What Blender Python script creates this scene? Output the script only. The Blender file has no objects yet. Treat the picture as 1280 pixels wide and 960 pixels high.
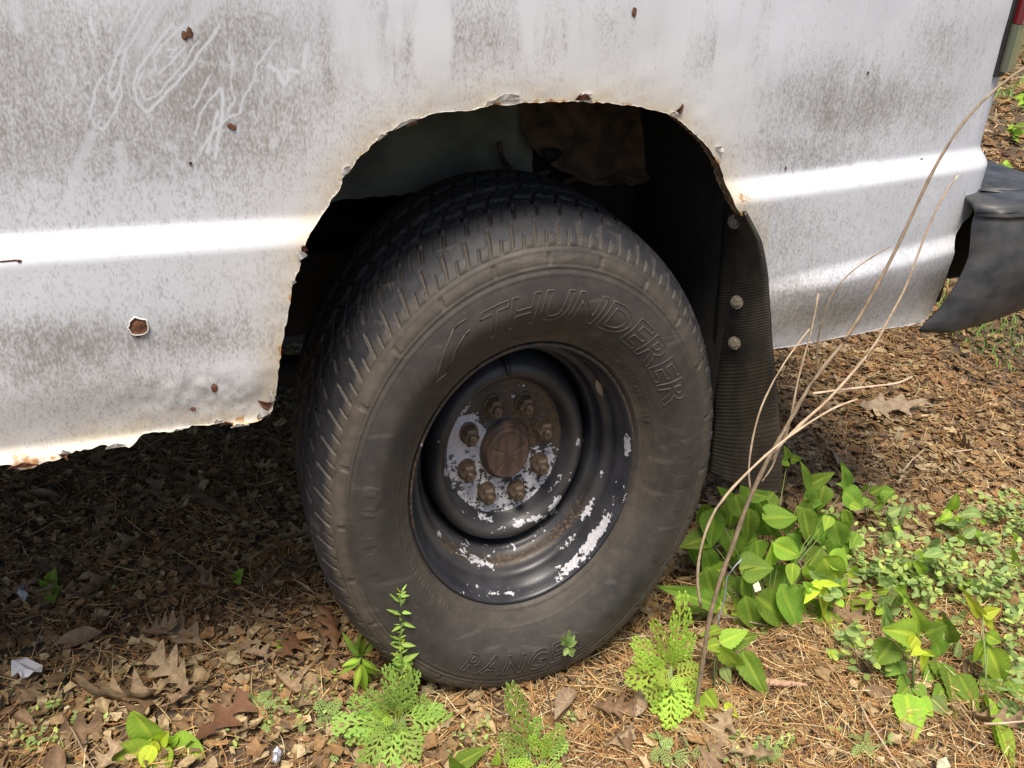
import bpy, bmesh, math, random
import numpy as np
from mathutils import Vector, Matrix, noise as mnoise
random.seed(7); rng = np.random.default_rng(7)
C = bpy.context.collection
SC = bpy.context.scene
PI = math.pi

# ------------------------------------------------------------------ camera
CAM = np.array([-0.3894, -0.9683, 1.1162]); YAW, PITCH, ROLL, FOC = 0.35, 0.5006, 0.0495, 1133.77
_F = np.array([math.sin(YAW)*math.cos(PITCH), math.cos(YAW)*math.cos(PITCH), -math.sin(PITCH)])
_R0 = np.array([math.cos(YAW), -math.sin(YAW), 0.0]); _U0 = np.cross(_R0, _F)
_R = math.cos(ROLL)*_R0 + math.sin(ROLL)*_U0
_U = -math.sin(ROLL)*_R0 + math.cos(ROLL)*_U0
cd = bpy.data.cameras.new('camera'); cam = bpy.data.objects.new('camera', cd); C.objects.link(cam)
cd.sensor_width = 36.0; cd.lens = FOC/1280*36.0; cd.clip_start = 0.02; cd.clip_end = 2000
M = Matrix(((_R[0], _U[0], -_F[0], CAM[0]), (_R[1], _U[1], -_F[1], CAM[1]), (_R[2], _U[2], -_F[2], CAM[2]), (0, 0, 0, 1)))
cam.matrix_world = M
SC.camera = cam

# ------------------------------------------------------------------ light
SUN_EL, SUN_AZ = math.radians(66), math.radians(208)      # azimuth clockwise from +Y
w = bpy.data.worlds.new("World"); SC.world = w; w.use_nodes = True
nt = w.node_tree; nt.nodes.clear()
sky = nt.nodes.new('ShaderNodeTexSky'); sky.sky_type = 'NISHITA'; sky.sun_disc = False
sky.sun_elevation = SUN_EL; sky.sun_rotation = SUN_AZ; sky.air_density = 1.0; sky.dust_density = 3.0
bgd = nt.nodes.new('ShaderNodeBackground'); bgd.inputs['Strength'].default_value = 0.12
wo = nt.nodes.new('ShaderNodeOutputWorld')
nt.links.new(sky.outputs[0], bgd.inputs[0]); nt.links.new(bgd.outputs[0], wo.inputs[0])
sl = bpy.data.lights.new('sun', 'SUN'); sl.energy = 4.7; sl.angle = math.radians(22); sl.color = (1.0, 0.91, 0.79)
so = bpy.data.objects.new('sun', sl); C.objects.link(so)
sd = Vector((math.sin(SUN_AZ)*math.cos(SUN_EL), math.cos(SUN_AZ)*math.cos(SUN_EL), math.sin(SUN_EL)))
so.rotation_euler = sd.to_track_quat('Z', 'Y').to_euler(); so.location = (0, -3, 6)
SC.view_settings.view_transform = 'Standard'; SC.view_settings.look = 'None'
SC.view_settings.exposure = 0.2; SC.view_settings.gamma = 1.0
SC.render.engine = 'CYCLES'
SC.cycles.use_denoising = True
SC.cycles.max_bounces = 8
SC.cycles.film_exposure = 1.0

# ------------------------------------------------------------------ picking real positions
def ray(px, py):
    return _F + (px-640)/FOC*_R - (py-480)/FOC*_U
def onY(px, py, y=-.03):
    d = ray(px, py); t = (y-CAM[1])/d[1]; return CAM + t*d
def onZ(px, py, z=0.0):
    d = ray(px, py); t = (z-CAM[2])/d[2]; return CAM + t*d
def to_px(P):
    d = P-CAM; z = d@_F
    return 640+FOC*(d@_R)/z, 480-FOC*(d@_U)/z

# ------------------------------------------------------------------ helpers
def link(name, me, parent=None, mats=()):
    o = bpy.data.objects.new(name, me); C.objects.link(o)
    for m in mats:
        if me is not None and len(me.materials) < len(mats): me.materials.append(m)
    if parent is not None: o.parent = parent
    return o
def tag(o, label=None, cat=None, group=None, kind=None):
    if label: o['label'] = label
    if cat: o['category'] = cat
    if group: o['group'] = group
    if kind: o['kind'] = kind
    return o
def empty(name, loc=(0, 0, 0), label=None, cat=None, group=None):
    o = bpy.data.objects.new(name, None); C.objects.link(o); o.location = loc; o.empty_display_size = .05
    return tag(o, label, cat, group)
def mesh_np(name, V, F, smooth=True):
    """V (n,3) array, F list of index tuples or (m,k) array"""
    me = bpy.data.meshes.new(name)
    if isinstance(F, np.ndarray):
        m, k = F.shape
        me.vertices.add(len(V)); me.vertices.foreach_set('co', np.asarray(V, dtype=np.float32).ravel())
        me.loops.add(m*k); me.loops.foreach_set('vertex_index', F.astype(np.int32).ravel())
        me.polygons.add(m); me.polygons.foreach_set('loop_start', (np.arange(m)*k).astype(np.int32))
        me.update(calc_edges=True)
    else:
        me.from_pydata([tuple(v) for v in V], [], [tuple(f) for f in F]); me.update()
    me.polygons.foreach_set('use_smooth', np.full(len(me.polygons), smooth))
    me.update()
    return me
def fattr(me, name, arr):
    a = me.attributes.new(name, 'FLOAT', 'POINT'); a.data.foreach_set('value', np.asarray(arr, dtype=np.float32))
def cattr(me, name, arr):
    a = me.attributes.new(name, 'FLOAT_COLOR', 'POINT')
    arr = np.asarray(arr, dtype=np.float32)
    if arr.shape[1] == 3: arr = np.hstack([arr, np.ones((len(arr), 1), dtype=np.float32)])
    a.data.foreach_set('color', arr.ravel())
def tube(pts, radii, n=6):
    pts = [Vector(p) for p in pts]; V = []; Fc = []
    for i, p in enumerate(pts):
        t = (pts[min(i+1, len(pts)-1)]-pts[max(i-1, 0)]).normalized()
        a = t.cross(Vector((0.3, .2, 1) if abs(t.z) < .9 else (1, 0, 0))).normalized(); b = t.cross(a)
        r = radii[i] if hasattr(radii, '__len__') else radii
        for k in range(n):
            an = 2*PI*k/n; V.append(p+(a*math.cos(an)+b*math.sin(an))*r)
    for i in range(len(pts)-1):
        for k in range(n):
            Fc.append((i*n+k, i*n+(k+1) % n, (i+1)*n+(k+1) % n, (i+1)*n+k))
    Fc.append(tuple(range(n-1, -1, -1))); Fc.append(tuple(range((len(pts)-1)*n, len(pts)*n)))
    return V, Fc
def join(parts):
    V = []; Fc = []
    for v, f in parts:
        o = len(V); V += [tuple(x) for x in v]; Fc += [tuple(i+o for i in q) for q in f]
    return V, Fc
def box(x0, x1, y0, y1, z0, z1):
    V = [(x, y, z) for x in (x0, x1) for y in (y0, y1) for z in (z0, z1)]
    return V, [(0, 1, 3, 2), (4, 6, 7, 5), (0, 4, 5, 1), (2, 3, 7, 6), (0, 2, 6, 4), (1, 5, 7, 3)]
def grid_faces(nu, nv, wrap_u=False):
    i = np.arange(nu if wrap_u else nu-1)[:, None]; j = np.arange(nv-1)[None, :]
    i2 = (i+1) % nu
    return np.stack([i*nv+j, i2*nv+j, i2*nv+j+1, i*nv+j+1], -1).reshape(-1, 4)
def smooth(a, b, x):
    t = np.clip((x-a)/(b-a), 0, 1); return t*t*(3-2*t)
def fbm(x, y, seed=0, octs=4, f=1.0):
    """cheap value noise for numpy arrays"""
    out = np.zeros(np.broadcast(x, y).shape); amp = .5
    for o in range(octs):
        X = x*f+seed*17.3+o*5.1; Y = y*f+seed*9.7+o*3.3
        xi = np.floor(X); yi = np.floor(Y); fx = X-xi; fy = Y-yi
        fx = fx*fx*(3-2*fx); fy = fy*fy*(3-2*fy)
        def h(a, b):
            s = np.sin(a*127.1+b*311.7+seed*74.7)*43758.5453; return s-np.floor(s)
        out = out+amp*((h(xi, yi)*(1-fx)+h(xi+1, yi)*fx)*(1-fy)+(h(xi, yi+1)*(1-fx)+h(xi+1, yi+1)*fx)*fy)
        amp *= .5; f *= 2.0
    return out
def seg_dist(X, Y, poly):
    d = np.full(X.shape, 1e9)
    for (x0, y0), (x1, y1) in zip(poly[:-1], poly[1:]):
        dx, dy = x1-x0, y1-y0; L = dx*dx+dy*dy+1e-12
        t = np.clip(((X-x0)*dx+(Y-y0)*dy)/L, 0, 1)
        d = np.minimum(d, np.hypot(X-x0-t*dx, Y-y0-t*dy))
    return d

# ------------------------------------------------------------------ node materials
class NM:
    def __init__(s, name, rough=.6, metallic=0.0):
        s.m = bpy.data.materials.new(name); s.m.use_nodes = True; s.t = s.m.node_tree
        s.b = s.t.nodes['Principled BSDF']; s.b.inputs['Roughness'].default_value = rough
        s.b.inputs['Metallic'].default_value = metallic
        s.out = s.t.nodes['Material Output']
        s.tc = s.t.nodes.new('ShaderNodeTexCoord')
    def n(s, t, **k):
        q = s.t.nodes.new(t)
        for a, b in k.items(): setattr(q, a, b)
        return q
    def l(s, a, b): s.t.links.new(a, b)
    def attr(s, name, color=False):
        q = s.n('ShaderNodeAttribute'); q.attribute_name = name
        return q.outputs['Color' if color else 'Fac']
    def noise(s, scale, detail=4, rough=.55, vec=None, stretch=None, dist=0.0):
        q = s.n('ShaderNodeTexNoise'); q.inputs['Scale'].default_value = scale
        q.inputs['Detail'].default_value = detail; q.inputs['Roughness'].default_value = rough
        q.inputs['Distortion'].default_value = dist
        v = vec or s.tc.outputs['Object']
        if stretch:
            mp = s.n('ShaderNodeMapping'); mp.inputs['Scale'].default_value = stretch
            s.l(v, mp.inputs['Vector']); v = mp.outputs['Vector']
        s.l(v, q.inputs['Vector']); return q.outputs['Fac']
    def ramp(s, v, a, b, c0=0.0, c1=1.0, smoothstep=False):
        q = s.n('ShaderNodeMapRange'); q.inputs['From Min'].default_value = a; q.inputs['From Max'].default_value = b
        q.inputs['To Min'].default_value = c0; q.inputs['To Max'].default_value = c1
        if smoothstep: q.interpolation_type = 'SMOOTHSTEP'
        s.l(v, q.inputs['Value']); return q.outputs['Result']
    def math(s, op, a, b=None):
        q = s.n('ShaderNodeMath', operation=op)
        for i, v in enumerate((a, b)):
            if v is None: continue
            if isinstance(v, (int, float)): q.inputs[i].default_value = v
            else: s.l(v, q.inputs[i])
        return q.outputs[0]
    def mix(s, f, a, b):
        q = s.n('ShaderNodeMix', data_type='RGBA')
        if isinstance(f, (int, float)): q.inputs[0].default_value = f
        else: s.l(f, q.inputs[0])
        for i, v in ((6, a), (7, b)):
            if isinstance(v, tuple): q.inputs[i].default_value = (*v, 1)
            else: s.l(v, q.inputs[i])
        return q.outputs[2]
    def color(s, v):
        if isinstance(v, tuple): s.b.inputs['Base Color'].default_value = (*v, 1)
        else: s.l(v, s.b.inputs['Base Color'])
    def rough(s, v):
        if isinstance(v, (int, float)): s.b.inputs['Roughness'].default_value = v
        else: s.l(v, s.b.inputs['Roughness'])
    def bump(s, h, strength=.4, dist=.002):
        q = s.n('ShaderNodeBump'); q.inputs['Strength'].default_value = strength; q.inputs['Distance'].default_value = dist
        s.l(h, q.inputs['Height']); s.l(q.outputs[0], s.b.inputs['Normal'])
    def translucent(s, col, f=.35):
        tr = s.n('ShaderNodeBsdfTranslucent'); ms = s.n('ShaderNodeMixShader'); ms.inputs[0].default_value = f
        if isinstance(col, tuple): tr.inputs[0].default_value = (*col, 1)
        else: s.l(col, tr.inputs[0])
        s.l(s.b.outputs[0], ms.inputs[1]); s.l(tr.outputs[0], ms.inputs[2]); s.l(ms.outputs[0], s.out.inputs[0])

def mat_paint():
    s = NM('weathered_white_paint', .42)
    g = s.attr('grime'); clean = s.attr('scratch'); rust = s.attr('rust'); warm = s.attr('warm'); streak = s.attr('streak')
    n1 = s.noise(430, 3, .6, stretch=(1, 1, .5)); n2 = s.noise(135, 5, .68, stretch=(1, 1, .36)); n3 = s.noise(13, 5, .6, stretch=(1, 1, .6))
    sp = s.math('ADD', s.math('MULTIPLY', n1, .62), s.math('MULTIPLY', n2, .38))
    thr = s.ramp(g, 0, 1, .60, .385)
    d = s.math('SUBTRACT', sp, thr)
    speck = s.ramp(d, -.05, .17, 0, 1)
    film = s.math('MULTIPLY', s.math('MULTIPLY', g, n3), .55)
    m = s.math('MINIMUM', s.math('ADD', s.math('MULTIPLY', speck, .62), film), .82)
    inv = s.math('SUBTRACT', 1.0, clean)
    st = s.ramp(s.noise(30, 3, .5, stretch=(1, 1, .12)), .5, .6, 0, 1)
    inv2 = s.math('SUBTRACT', 1.0, s.math('MULTIPLY', st, streak))
    m = s.math('MULTIPLY', s.math('MULTIPLY', m, inv), inv2)
    base = s.mix(s.ramp(s.noise(4, 4), .3, .7), (.67, .695, .75), (.58, .60, .645))
    base = s.mix(s.math('MULTIPLY', warm, s.ramp(s.noise(25, 4), .25, .6, .55, 1)), base, (.56, .50, .39))
    col = s.mix(m, base, (.208, .186, .160))
    rn = s.math('ADD', rust, s.ramp(s.noise(95, 5, .7), .3, .7, -.38, .38))
    rm = s.ramp(rn, .42, .56)
    rc = s.mix(s.ramp(s.noise(160, 4), .35, .65), (.30, .13, .045), (.50, .33, .14))
    col = s.mix(rm, col, rc)
    s.color(col); s.rough(s.ramp(m, 0, 1, .36, .8))
    s.b.inputs['Specular IOR Level'].default_value = .5
    hb = s.math('ADD', s.math('MULTIPLY', m, .4), s.math('MULTIPLY', s.noise(14, 3), .25))
    s.bump(hb, .25, .0015)
    return s.m
def mat_simple(name, c0, c1, scale=40, rough=.7, metallic=0, bump=.3, bd=.002, stretch=None, detail=5):
    s = NM(name, rough, metallic); nn = s.noise(scale, detail, .6, stretch=stretch)
    s.color(s.mix(s.ramp(nn, .35, .65), c0, c1)); s.bump(nn, bump, bd); return s.m
def mat_rubber():
    s = NM('dusty_tyre_rubber', .72)
    gro = s.attr('groove'); tread = s.attr('tread'); dirt = s.attr('dirt')
    n1 = s.noise(9, 5, .6); n2 = s.noise(60, 5, .65); n3 = s.noise(5, 3, .5, stretch=(1, 1, 3))
    a = s.mix(s.ramp(n1, .3, .7), (.026, .024, .024), (.050, .045, .041))
    a = s.mix(s.ramp(n3, .55, .75, 0, .6), a, (.028, .028, .031))
    a = s.mix(s.math('MULTIPLY', s.ramp(n2, .45, .7), .25), a, (.11, .092, .07))
    a = s.mix(s.math('MULTIPLY', dirt, s.ramp(n2, .3, .65, .3, 1)), a, (.10, .082, .060))
    sh = s.mix(s.ramp(n2, .4, .65), (.016, .017, .021), (.028, .028, .032))
    a = s.mix(tread, a, sh)
    a = s.mix(s.math('MULTIPLY', gro, .8), a, (.085, .068, .05))
    sc_ = s.ramp(s.noise(34, 4, .6, stretch=(.35, 1, 1.6)), .60, .66); a = s.mix(s.math('MULTIPLY', sc_, .35), a, (.12, .105, .088))
    s.color(a); s.bump(s.math('ADD', s.noise(400, 3, .6), s.noise(70, 4)), .22, .0009)
    s.rough(s.ramp(n1, .3, .7, .55, .8)); return s.m
def mat_rim():
    s = NM('chipped_black_wheel_paint', .3)
    chip = s.attr('chip'); rust = s.attr('rust'); dust_sheen = s.attr('dust_sheen')
    n1 = s.noise(75, 6, .65, dist=.4); n2 = s.noise(210, 5, .65); n3 = s.noise(18, 3)
    base = s.mix(s.ramp(n3, .35, .65), (.016, .017, .022), (.036, .038, .047))
    base = s.mix(s.math('MULTIPLY', dust_sheen, s.ramp(n3, .3, .6, .3, 1)), base, (.085, .072, .055))
    rn = s.ramp(s.math('ADD', rust, s.ramp(n2, .3, .7, -.4, .4)), .38, .62)
    base = s.mix(rn, base, s.mix(s.ramp(n2, .4, .6), (.06, .042, .025), (.13, .085, .045)))
    cn = s.ramp(s.math('ADD', chip, s.math('ADD', s.ramp(n1, .25, .75, -.52, .52), s.ramp(n2, .3, .7, -.22, .22))), .46, .49)
    col = s.mix(cn, base, s.mix(s.ramp(n2, .4, .6), (.42, .42, .45), (.54, .54, .57)))
    s.color(col)
    s.rough(s.math('ADD', s.ramp(rn, 0, 1, .38, .75), s.math('MULTIPLY', dust_sheen, .2)))
    s.bump(s.math('ADD', s.math('MULTIPLY', cn, -.8), s.math('MULTIPLY', n2, .25)), .5, .001)
    return s.m
def mat_leafgreen(name, c0, c1, tl=.4, vein=True):
    s = NM(name, .62)
    s.b.inputs['Specular IOR Level'].default_value = .3
    oi = s.n('ShaderNodeObjectInfo')
    vv = s.attr('shade')
    n = s.noise(35, 3)
    a = s.mix(s.ramp(n, .3, .7), c0, c1)
    hs = s.n('ShaderNodeHueSaturation'); s.l(a, hs.inputs['Color'])
    s.l(s.ramp(oi.outputs['Random'], 0, 1, .72, 1.25), hs.inputs['Value'])
    s.l(s.ramp(oi.outputs['Random'], 0, 1, .485, .51), hs.inputs['Hue'])
    a = hs.outputs[0]
    a = s.mix(s.math('MULTIPLY', vv, .45), a, (min(1, c1[0]*2.2), min(1, c1[1]*1.6), c1[2]*1.5))
    s.color(a); s.translucent(a, tl)
    s.bump(vv, .4, .002)
    return s.m
def mat_litter(name, hue=None, use_attr=False, c=((.24, .15, .08), (.46, .34, .20)), tl=.12):
    s = NM(name, .75)
    if use_attr: a = s.attr('tint', True)
    else:
        oi = s.n('ShaderNodeObjectInfo'); a = s.mix(oi.outputs['Random'], c[0], c[1])
    n = s.noise(120 if use_attr else 9, 6, .65)
    a = s.mix(s.ramp(n, .35, .7, 0, .7), a, (.09, .055, .035))
    s.color(a); s.translucent(a, tl); s.bump(n, .3, .001); return s.m
def mat_ground():
    s = NM('dirt_ground', .95)
    v = s.tc.outputs['Object']
    n1 = s.noise(2.2, 4); n2 = s.noise(28, 6, .7); n3 = s.noise(140, 4, .7)
    a = s.mix(s.ramp(n2, .3, .7), (.040, .026, .016), (.14, .085, .048))
    a = s.mix(s.ramp(n1, .4, .65, 0, .6), a, (.13, .105, .08))
    a = s.mix(s.ramp(n3, .62, .72, 0, .8), a, (.34, .27, .19))
    far = s.attr('far')
    gr = s.mix(s.ramp(s.noise(1.1, 5), .42, .6), (.17, .13, .07), (.07, .11, .025))
    a = s.mix(far, a, gr)
    s.color(a); s.bump(s.math('ADD', n2, s.math('MULTIPLY', n3, .5)), .7, .012); return s.m

PAINT = mat_paint()
RUSTY = mat_simple('rusty_edge_metal', (.10, .045, .02), (.42, .33, .22), 110, .9, bump=.8, bd=.003)
RUST = mat_simple('flaking_brown_rust', (.07, .028, .016), (.20, .085, .045), 150, .9, bump=.9, bd=.003)
FLAKE = mat_simple('peeling_white_paint', (.62, .60, .55), (.76, .75, .72), 60, .5)
RUBBER = mat_rubber(); RIMM = mat_rim()
LETTER = mat_simple('moulded_rubber_letter', (.050, .045, .040), (.085, .075, .064), 50, .8)
CAPM = mat_simple('rust_brown_hub_cap', (.045, .029, .022), (.105, .064, .046), 34, .7, bump=.25, stretch=(3, 1, .4))
NUTM = mat_simple('rusty_lug_steel', (.060, .045, .032), (.18, .125, .08), 90, .6, .3, .5)
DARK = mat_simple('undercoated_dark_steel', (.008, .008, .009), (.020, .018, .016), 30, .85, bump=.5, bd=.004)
LINER = mat_simple('grimy_grey_wheelhouse_steel', (.09, .09, .068), (.21, .205, .155), 9, .7, bump=.3)
LINERR = mat_simple('rusted_wheelhouse_steel', (.035, .024, .017), (.17, .105, .062), 30, .9, bump=1, bd=.008, detail=8)
FLAPM = mat_simple('black_ribbed_flap_rubber', (.013, .013, .013), (.050, .045, .036), 22, .38, bump=.2, stretch=(1, 1, .35))
BOLTM = mat_simple('weathered_bolt_steel', (.09, .075, .055), (.20, .17, .13), 220, .7, .15, .6)
BUMPM = mat_simple('faded_grey_bumper_plastic', (.026, .029, .035), (.070, .070, .072), 26, .5, bump=.12)
TRIMM = mat_simple('black_trim_plastic', (.012, .012, .014), (.02, .02, .022), 40, .4)
def mat_lens(name, col, rough=.12):
    s = NM(name, rough); s.color(col); s.b.inputs['Transmission Weight'].default_value = .35; s.b.inputs['Coat Weight'].default_value = .6; return s.m
REDL = mat_lens('red_tail_lens', (.22, .012, .015)); CLRL = mat_lens('smoky_reverse_lens', (.16, .18, .12))
TWIGM = mat_simple('dry_grey_twig_bark', (.42, .31, .20), (.64, .50, .36), 70, .8, bump=.5)
TWIGD = mat_simple('brown_young_bark', (.20, .15, .10), (.36, .27, .18), 70, .8, bump=.5)
G_DARK = mat_leafgreen('mid_green_leaf', (.17, .31, .04), (.25, .42, .06), .45)
G_BRIGHT = mat_leafgreen('fresh_and_sunlit_green_leaf', (.28, .48, .055), (.40, .61, .075), .45)  # brighter green, also used for shrub leaves coloured as sunlit
G_YEL = mat_leafgreen('yellow_green_leaf', (.50, .66, .05), (.62, .74, .07), .45)
G_RAG = mat_leafgreen('ragweed_leaf', (.26, .48, .09), (.38, .60, .13), .4)
G_PALE = mat_leafgreen('pale_blue_green_leaf', (.27, .41, .13), (.38, .54, .19), .4)
STEMG = mat_simple('green_stem', (.16, .24, .07), (.28, .34, .12), 40, .6)
OAK = mat_litter('dead_oak_leaf'); OAKR = mat_litter('rust_brown_oak_leaf', c=((.17, .075, .035), (.25, .12, .055)))
OAKT = mat_litter('tan_dead_leaf', c=((.38, .29, .19), (.48, .36, .24)))
BITS = mat_litter('leaf_litter_bits', use_attr=True)
GROUND = mat_ground()
PAPER = mat_simple('crumpled_white_paper', (.55, .55, .58), (.64, .64, .66), 30, .7, bump=.4)
STONE = mat_litter('pale_gravel', use_attr=True, tl=0)

# ================================================================== GROUND
def ground_h(x, y):
    x = np.asarray(x, dtype=float); y = np.asarray(y, dtype=float)
    h = (fbm(x, y, 3, 3, 2.2)-.44)*.05+(fbm(x, y, 5, 3, 14)-.44)*.012
    near = np.exp(-((x)**2+(y-.15)**2)/.10)                       # level where the tyre stands
    h = h*(1-near)
    h = h-.010*near*0
    far = np.clip((np.hypot(x, y)-6)/40, 0, 1)
    return h*(1+6*far)
def axis(c0, c1, step, lim0, lim1):
    a = list(np.arange(c0, c1+1e-6, step)); s = step
    while a[-1] < lim1: s *= 1.22; a.append(a[-1]+s)
    s = step; b = []
    x = c0
    while x > lim0: s *= 1.22; x -= s; b.append(x)
    return np.array(b[::-1]+a)
gx = axis(-1.3, 2.2, .014, -900, 900); gy = axis(-.6, 1.9, .014, -900, 900)
GX, GY = np.meshgrid(gx, gy, indexing='ij')
GZ = ground_h(GX, GY)
gm = mesh_np('ground', np.stack([GX, GY, GZ], -1).reshape(-1, 3), grid_faces(len(gx), len(gy)))
fattr(gm, 'far', smooth(4, 9, np.hypot(GX, GY)).ravel())
tag(link('ground', gm, None, [GROUND]), kind='structure')
def gz(x, y): return float(ground_h(x, y))

# ================================================================== VAN BODY
def Cx(u): return .16*np.clip(np.asarray(u, dtype=float)+.10, 0, None)**2
def onS(px, py, off=0.0):
    y = -.03
    for _ in range(14):
        p = onY(px, py, y); y = -.03+float(Cx(p[0]))-off
    return p
def line_of(pts):
    a = [onS(*q) for q in pts]; return np.array([p[0] for p in a]), np.array([p[2] for p in a])
bx, bz = line_of([(0, 289), (200, 278), (385, 267), (650, 248), (915, 222), (1080, 201), (1160, 191), (1240, 180)])
def zbelt(u): return np.interp(u, bx, bz)
cx_, cz_ = line_of([(960, 340), (1020, 327), (1110, 305), (1200, 281)])
def zcrease(u): return np.interp(u, cx_, cz_)
U0, RC = .688, .06
def bulge(u, z):
    t = zbelt(u)-z
    b = .017*smooth(0.0, .030, t)
    left = 1-smooth(-.2, 0.1, u)
    zc = .573
    b = b-left*.008*smooth(.16, .235, t)
    b = b+left*.013*smooth(zc, zc-.013, z)
    rr = smooth(.26, .42, u); tc = zcrease(u)-z
    b = b+rr*.013*smooth(0, .026, tc)
    b = b-(1-left)*.024*smooth(.02, .14, tc)
    return b
def surf(u, z, extra=0.0):
    u = np.asarray(u, dtype=float); z = np.asarray(z, dtype=float)
    b = bulge(u, z)+extra
    uu = np.minimum(u, U0)
    slope = 2*.16*np.clip(uu+.1, 0, None)
    a0 = np.arctan(slope)
    s = np.clip(u-U0, 0, None); sa = np.minimum(s, RC*(PI/2-np.arctan(2*.16*(U0+.1))))
    rest = s-sa
    a = a0+sa/RC
    # arc from angle a0 to a
    x = uu+RC*(np.sin(a)-np.sin(a0))+0*rest
    y = -.03+Cx(uu)+RC*(np.cos(a0)-np.cos(a))+rest
    return np.stack([x+b*np.sin(a), y-b*np.cos(a), z], -1)
def onB(px, py):
    y = -.03
    for _ in range(16):
        p = onY(px, py, y); y = -.03+float(Cx(p[0]))-float(bulge(np.array(p[0]), np.array(p[2])))
    return p
edge_px = [(0, 581), (14, 580), (24, 587), (41, 585), (52, 578), (75, 574), (81, 569), (101, 563), (112, 562), (124, 556), (133, 557), (142, 561), (152, 558), (161, 559), (170, 552),
    (180, 542), (195, 540), (208, 541), (221, 538), (232, 536), (244, 531), (256, 532), (270, 529), (278, 528), (285, 529), (293, 533), (300, 534), (311, 530), (322, 527), (330, 522), (339, 514), (344, 499),
    (346, 480), (347, 465), (350, 450), (352, 435), (356, 412), (360, 390), (363, 372), (366, 356), (371, 342), (377, 331), (375, 322), (382, 303), (386, 292), (394, 281), (400, 270), (409, 259), (416, 247),
    (425, 236), (428, 224), (436, 216), (445, 200), (460, 187), (470, 176), (480, 168), (494, 162), (505, 156), (518, 151), (530, 146), (545, 142), (560, 140), (575, 138), (590, 137), (606, 134), (620, 131),
    (635, 131), (650, 129), (680, 128), (700, 127), (720, 127), (742, 128), (760, 129), (780, 131), (800, 134), (820, 138), (832, 141), (843, 147), (854, 155), (864, 163), (875, 174), (885, 184), (893, 196),
    (900, 208), (905, 225), (911, 240), (917, 258), (924, 268)]
rear_px = [(930, 275), (940, 300), (950, 330), (957, 365), (961, 400), (965, 436), (1000, 431), (1050, 422), (1100, 412), (1135, 407), (1150, 403), (1156, 400), (1166, 386), (1176, 360),
    (1183, 335), (1188, 310), (1192, 294), (1200, 279), (1212, 269), (1222, 257)]
E1 = []
for q in edge_px+rear_px:
    p = onB(*q); E1.append((p[0], p[2]))
# torn, slightly ragged rust edge
E2 = []
for i, ((x0, z0), (x1, z1)) in enumerate(zip(E1[:-1], E1[1:])):
    n = max(1, int(math.hypot(x1-x0, z1-z0)/.0035))
    rag = .0010 if i < len(edge_px)-1 else .0003
    for k in range(n):
        t = k/n; nn = np.array([-(z1-z0), x1-x0]); nn = nn/np.linalg.norm(nn)
        j = (random.random()-.5)*2*rag
        E2.append((x0+(x1-x0)*t+nn[0]*j, z0+(z1-z0)*t+nn[1]*j))
E2.append(E1[-1])
zl = E2[0][1]; zn = E2[-1][1]
poly = [(-3.4, 2.1), (-3.4, zl), (-.9, zl+.004), (-.75, zl-.002)]+E2+[(1.9, zn), (1.9, 2.1)]
ARCH_EDGE = E2
us = np.concatenate([np.arange(-3.3, -.72, .06), np.arange(-.70, -.50, .004), np.arange(-.50, -.275, .0017), np.arange(-.275, .58, .004), np.arange(.58, .78, .005), np.arange(.8, 1.85, .08)])
zs = np.concatenate([np.arange(.53, .83, .004), np.arange(.83, 1.03, .0017), np.arange(1.034, 1.06, .006), np.arange(1.08, 2.0, .06)])
UU, ZZ = np.meshgrid(us, zs, indexing='ij')
def inside(X, Y, P):
    c = np.zeros(X.shape, bool); n = len(P)
    for i in range(n):
        x0, y0 = P[i]; x1, y1 = P[(i+1) % n]
        if y0 == y1: continue
        m = ((y0 > Y) != (y1 > Y)) & (X < (x1-x0)*(Y-y0)/(y1-y0)+x0); c ^= m
    return c
dist_edge = np.full(UU.shape, 1.0)
mask = (UU > -.9) & (UU < .95) & (ZZ < 1.03)
# distance only where it matters (coarse then exact)
sub = np.argwhere(mask); xx = UU[mask]; zz_ = ZZ[mask]
Ex = np.array(poly+[poly[0]]); dm = np.full(xx.shape, 1e9)
for i in range(len(Ex)-1):
    x0, y0 = Ex[i]; x1, y1 = Ex[i+1]
    dx, dy = x1-x0, y1-y0; L = dx*dx+dy*dy+1e-12
    t = np.clip(((xx-x0)*dx+(zz_-y0)*dy)/L, 0, 1)
    dm = np.minimum(dm, np.hypot(xx-x0-t*dx, zz_-y0-t*dy))
dist_edge[mask] = dm
ins = inside(UU, ZZ, poly)
FF = np.where(ins, dist_edge, -dist_edge)
FF[np.abs(FF) < 1e-5] = 1e-5
nu, nz = UU.shape
vid = np.full(UU.shape, -1); PV = []; PUZ = []; PD = []
idx = np.argwhere(FF > 0); vid[FF > 0] = np.arange(len(idx))
PUZ = [(UU[i, j], ZZ[i, j], FF[i, j]) for i, j in idx]
faces = []; cuts = {}; bseg = []
def cutv(a, b):
    k = (a, b) if a < b else (b, a)
    if k not in cuts:
        fa, fb = FF[a], FF[b]; t = fa/(fa-fb)
        PUZ.append((UU[a]+(UU[b]-UU[a])*t, ZZ[a]+(ZZ[b]-ZZ[a])*t, 0.0)); cuts[k] = len(PUZ)-1
    return cuts[k]
pos = FF > 0
full = pos[:-1, :-1] & pos[1:, :-1] & pos[1:, 1:] & pos[:-1, 1:]
anyp = pos[:-1, :-1] | pos[1:, :-1] | pos[1:, 1:] | pos[:-1, 1:]
fi = np.argwhere(full)
Q = np.stack([vid[fi[:, 0], fi[:, 1]], vid[fi[:, 0]+1, fi[:, 1]], vid[fi[:, 0]+1, fi[:, 1]+1], vid[fi[:, 0], fi[:, 1]+1]], -1)
faces = [tuple(q) for q in Q.tolist()]
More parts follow.
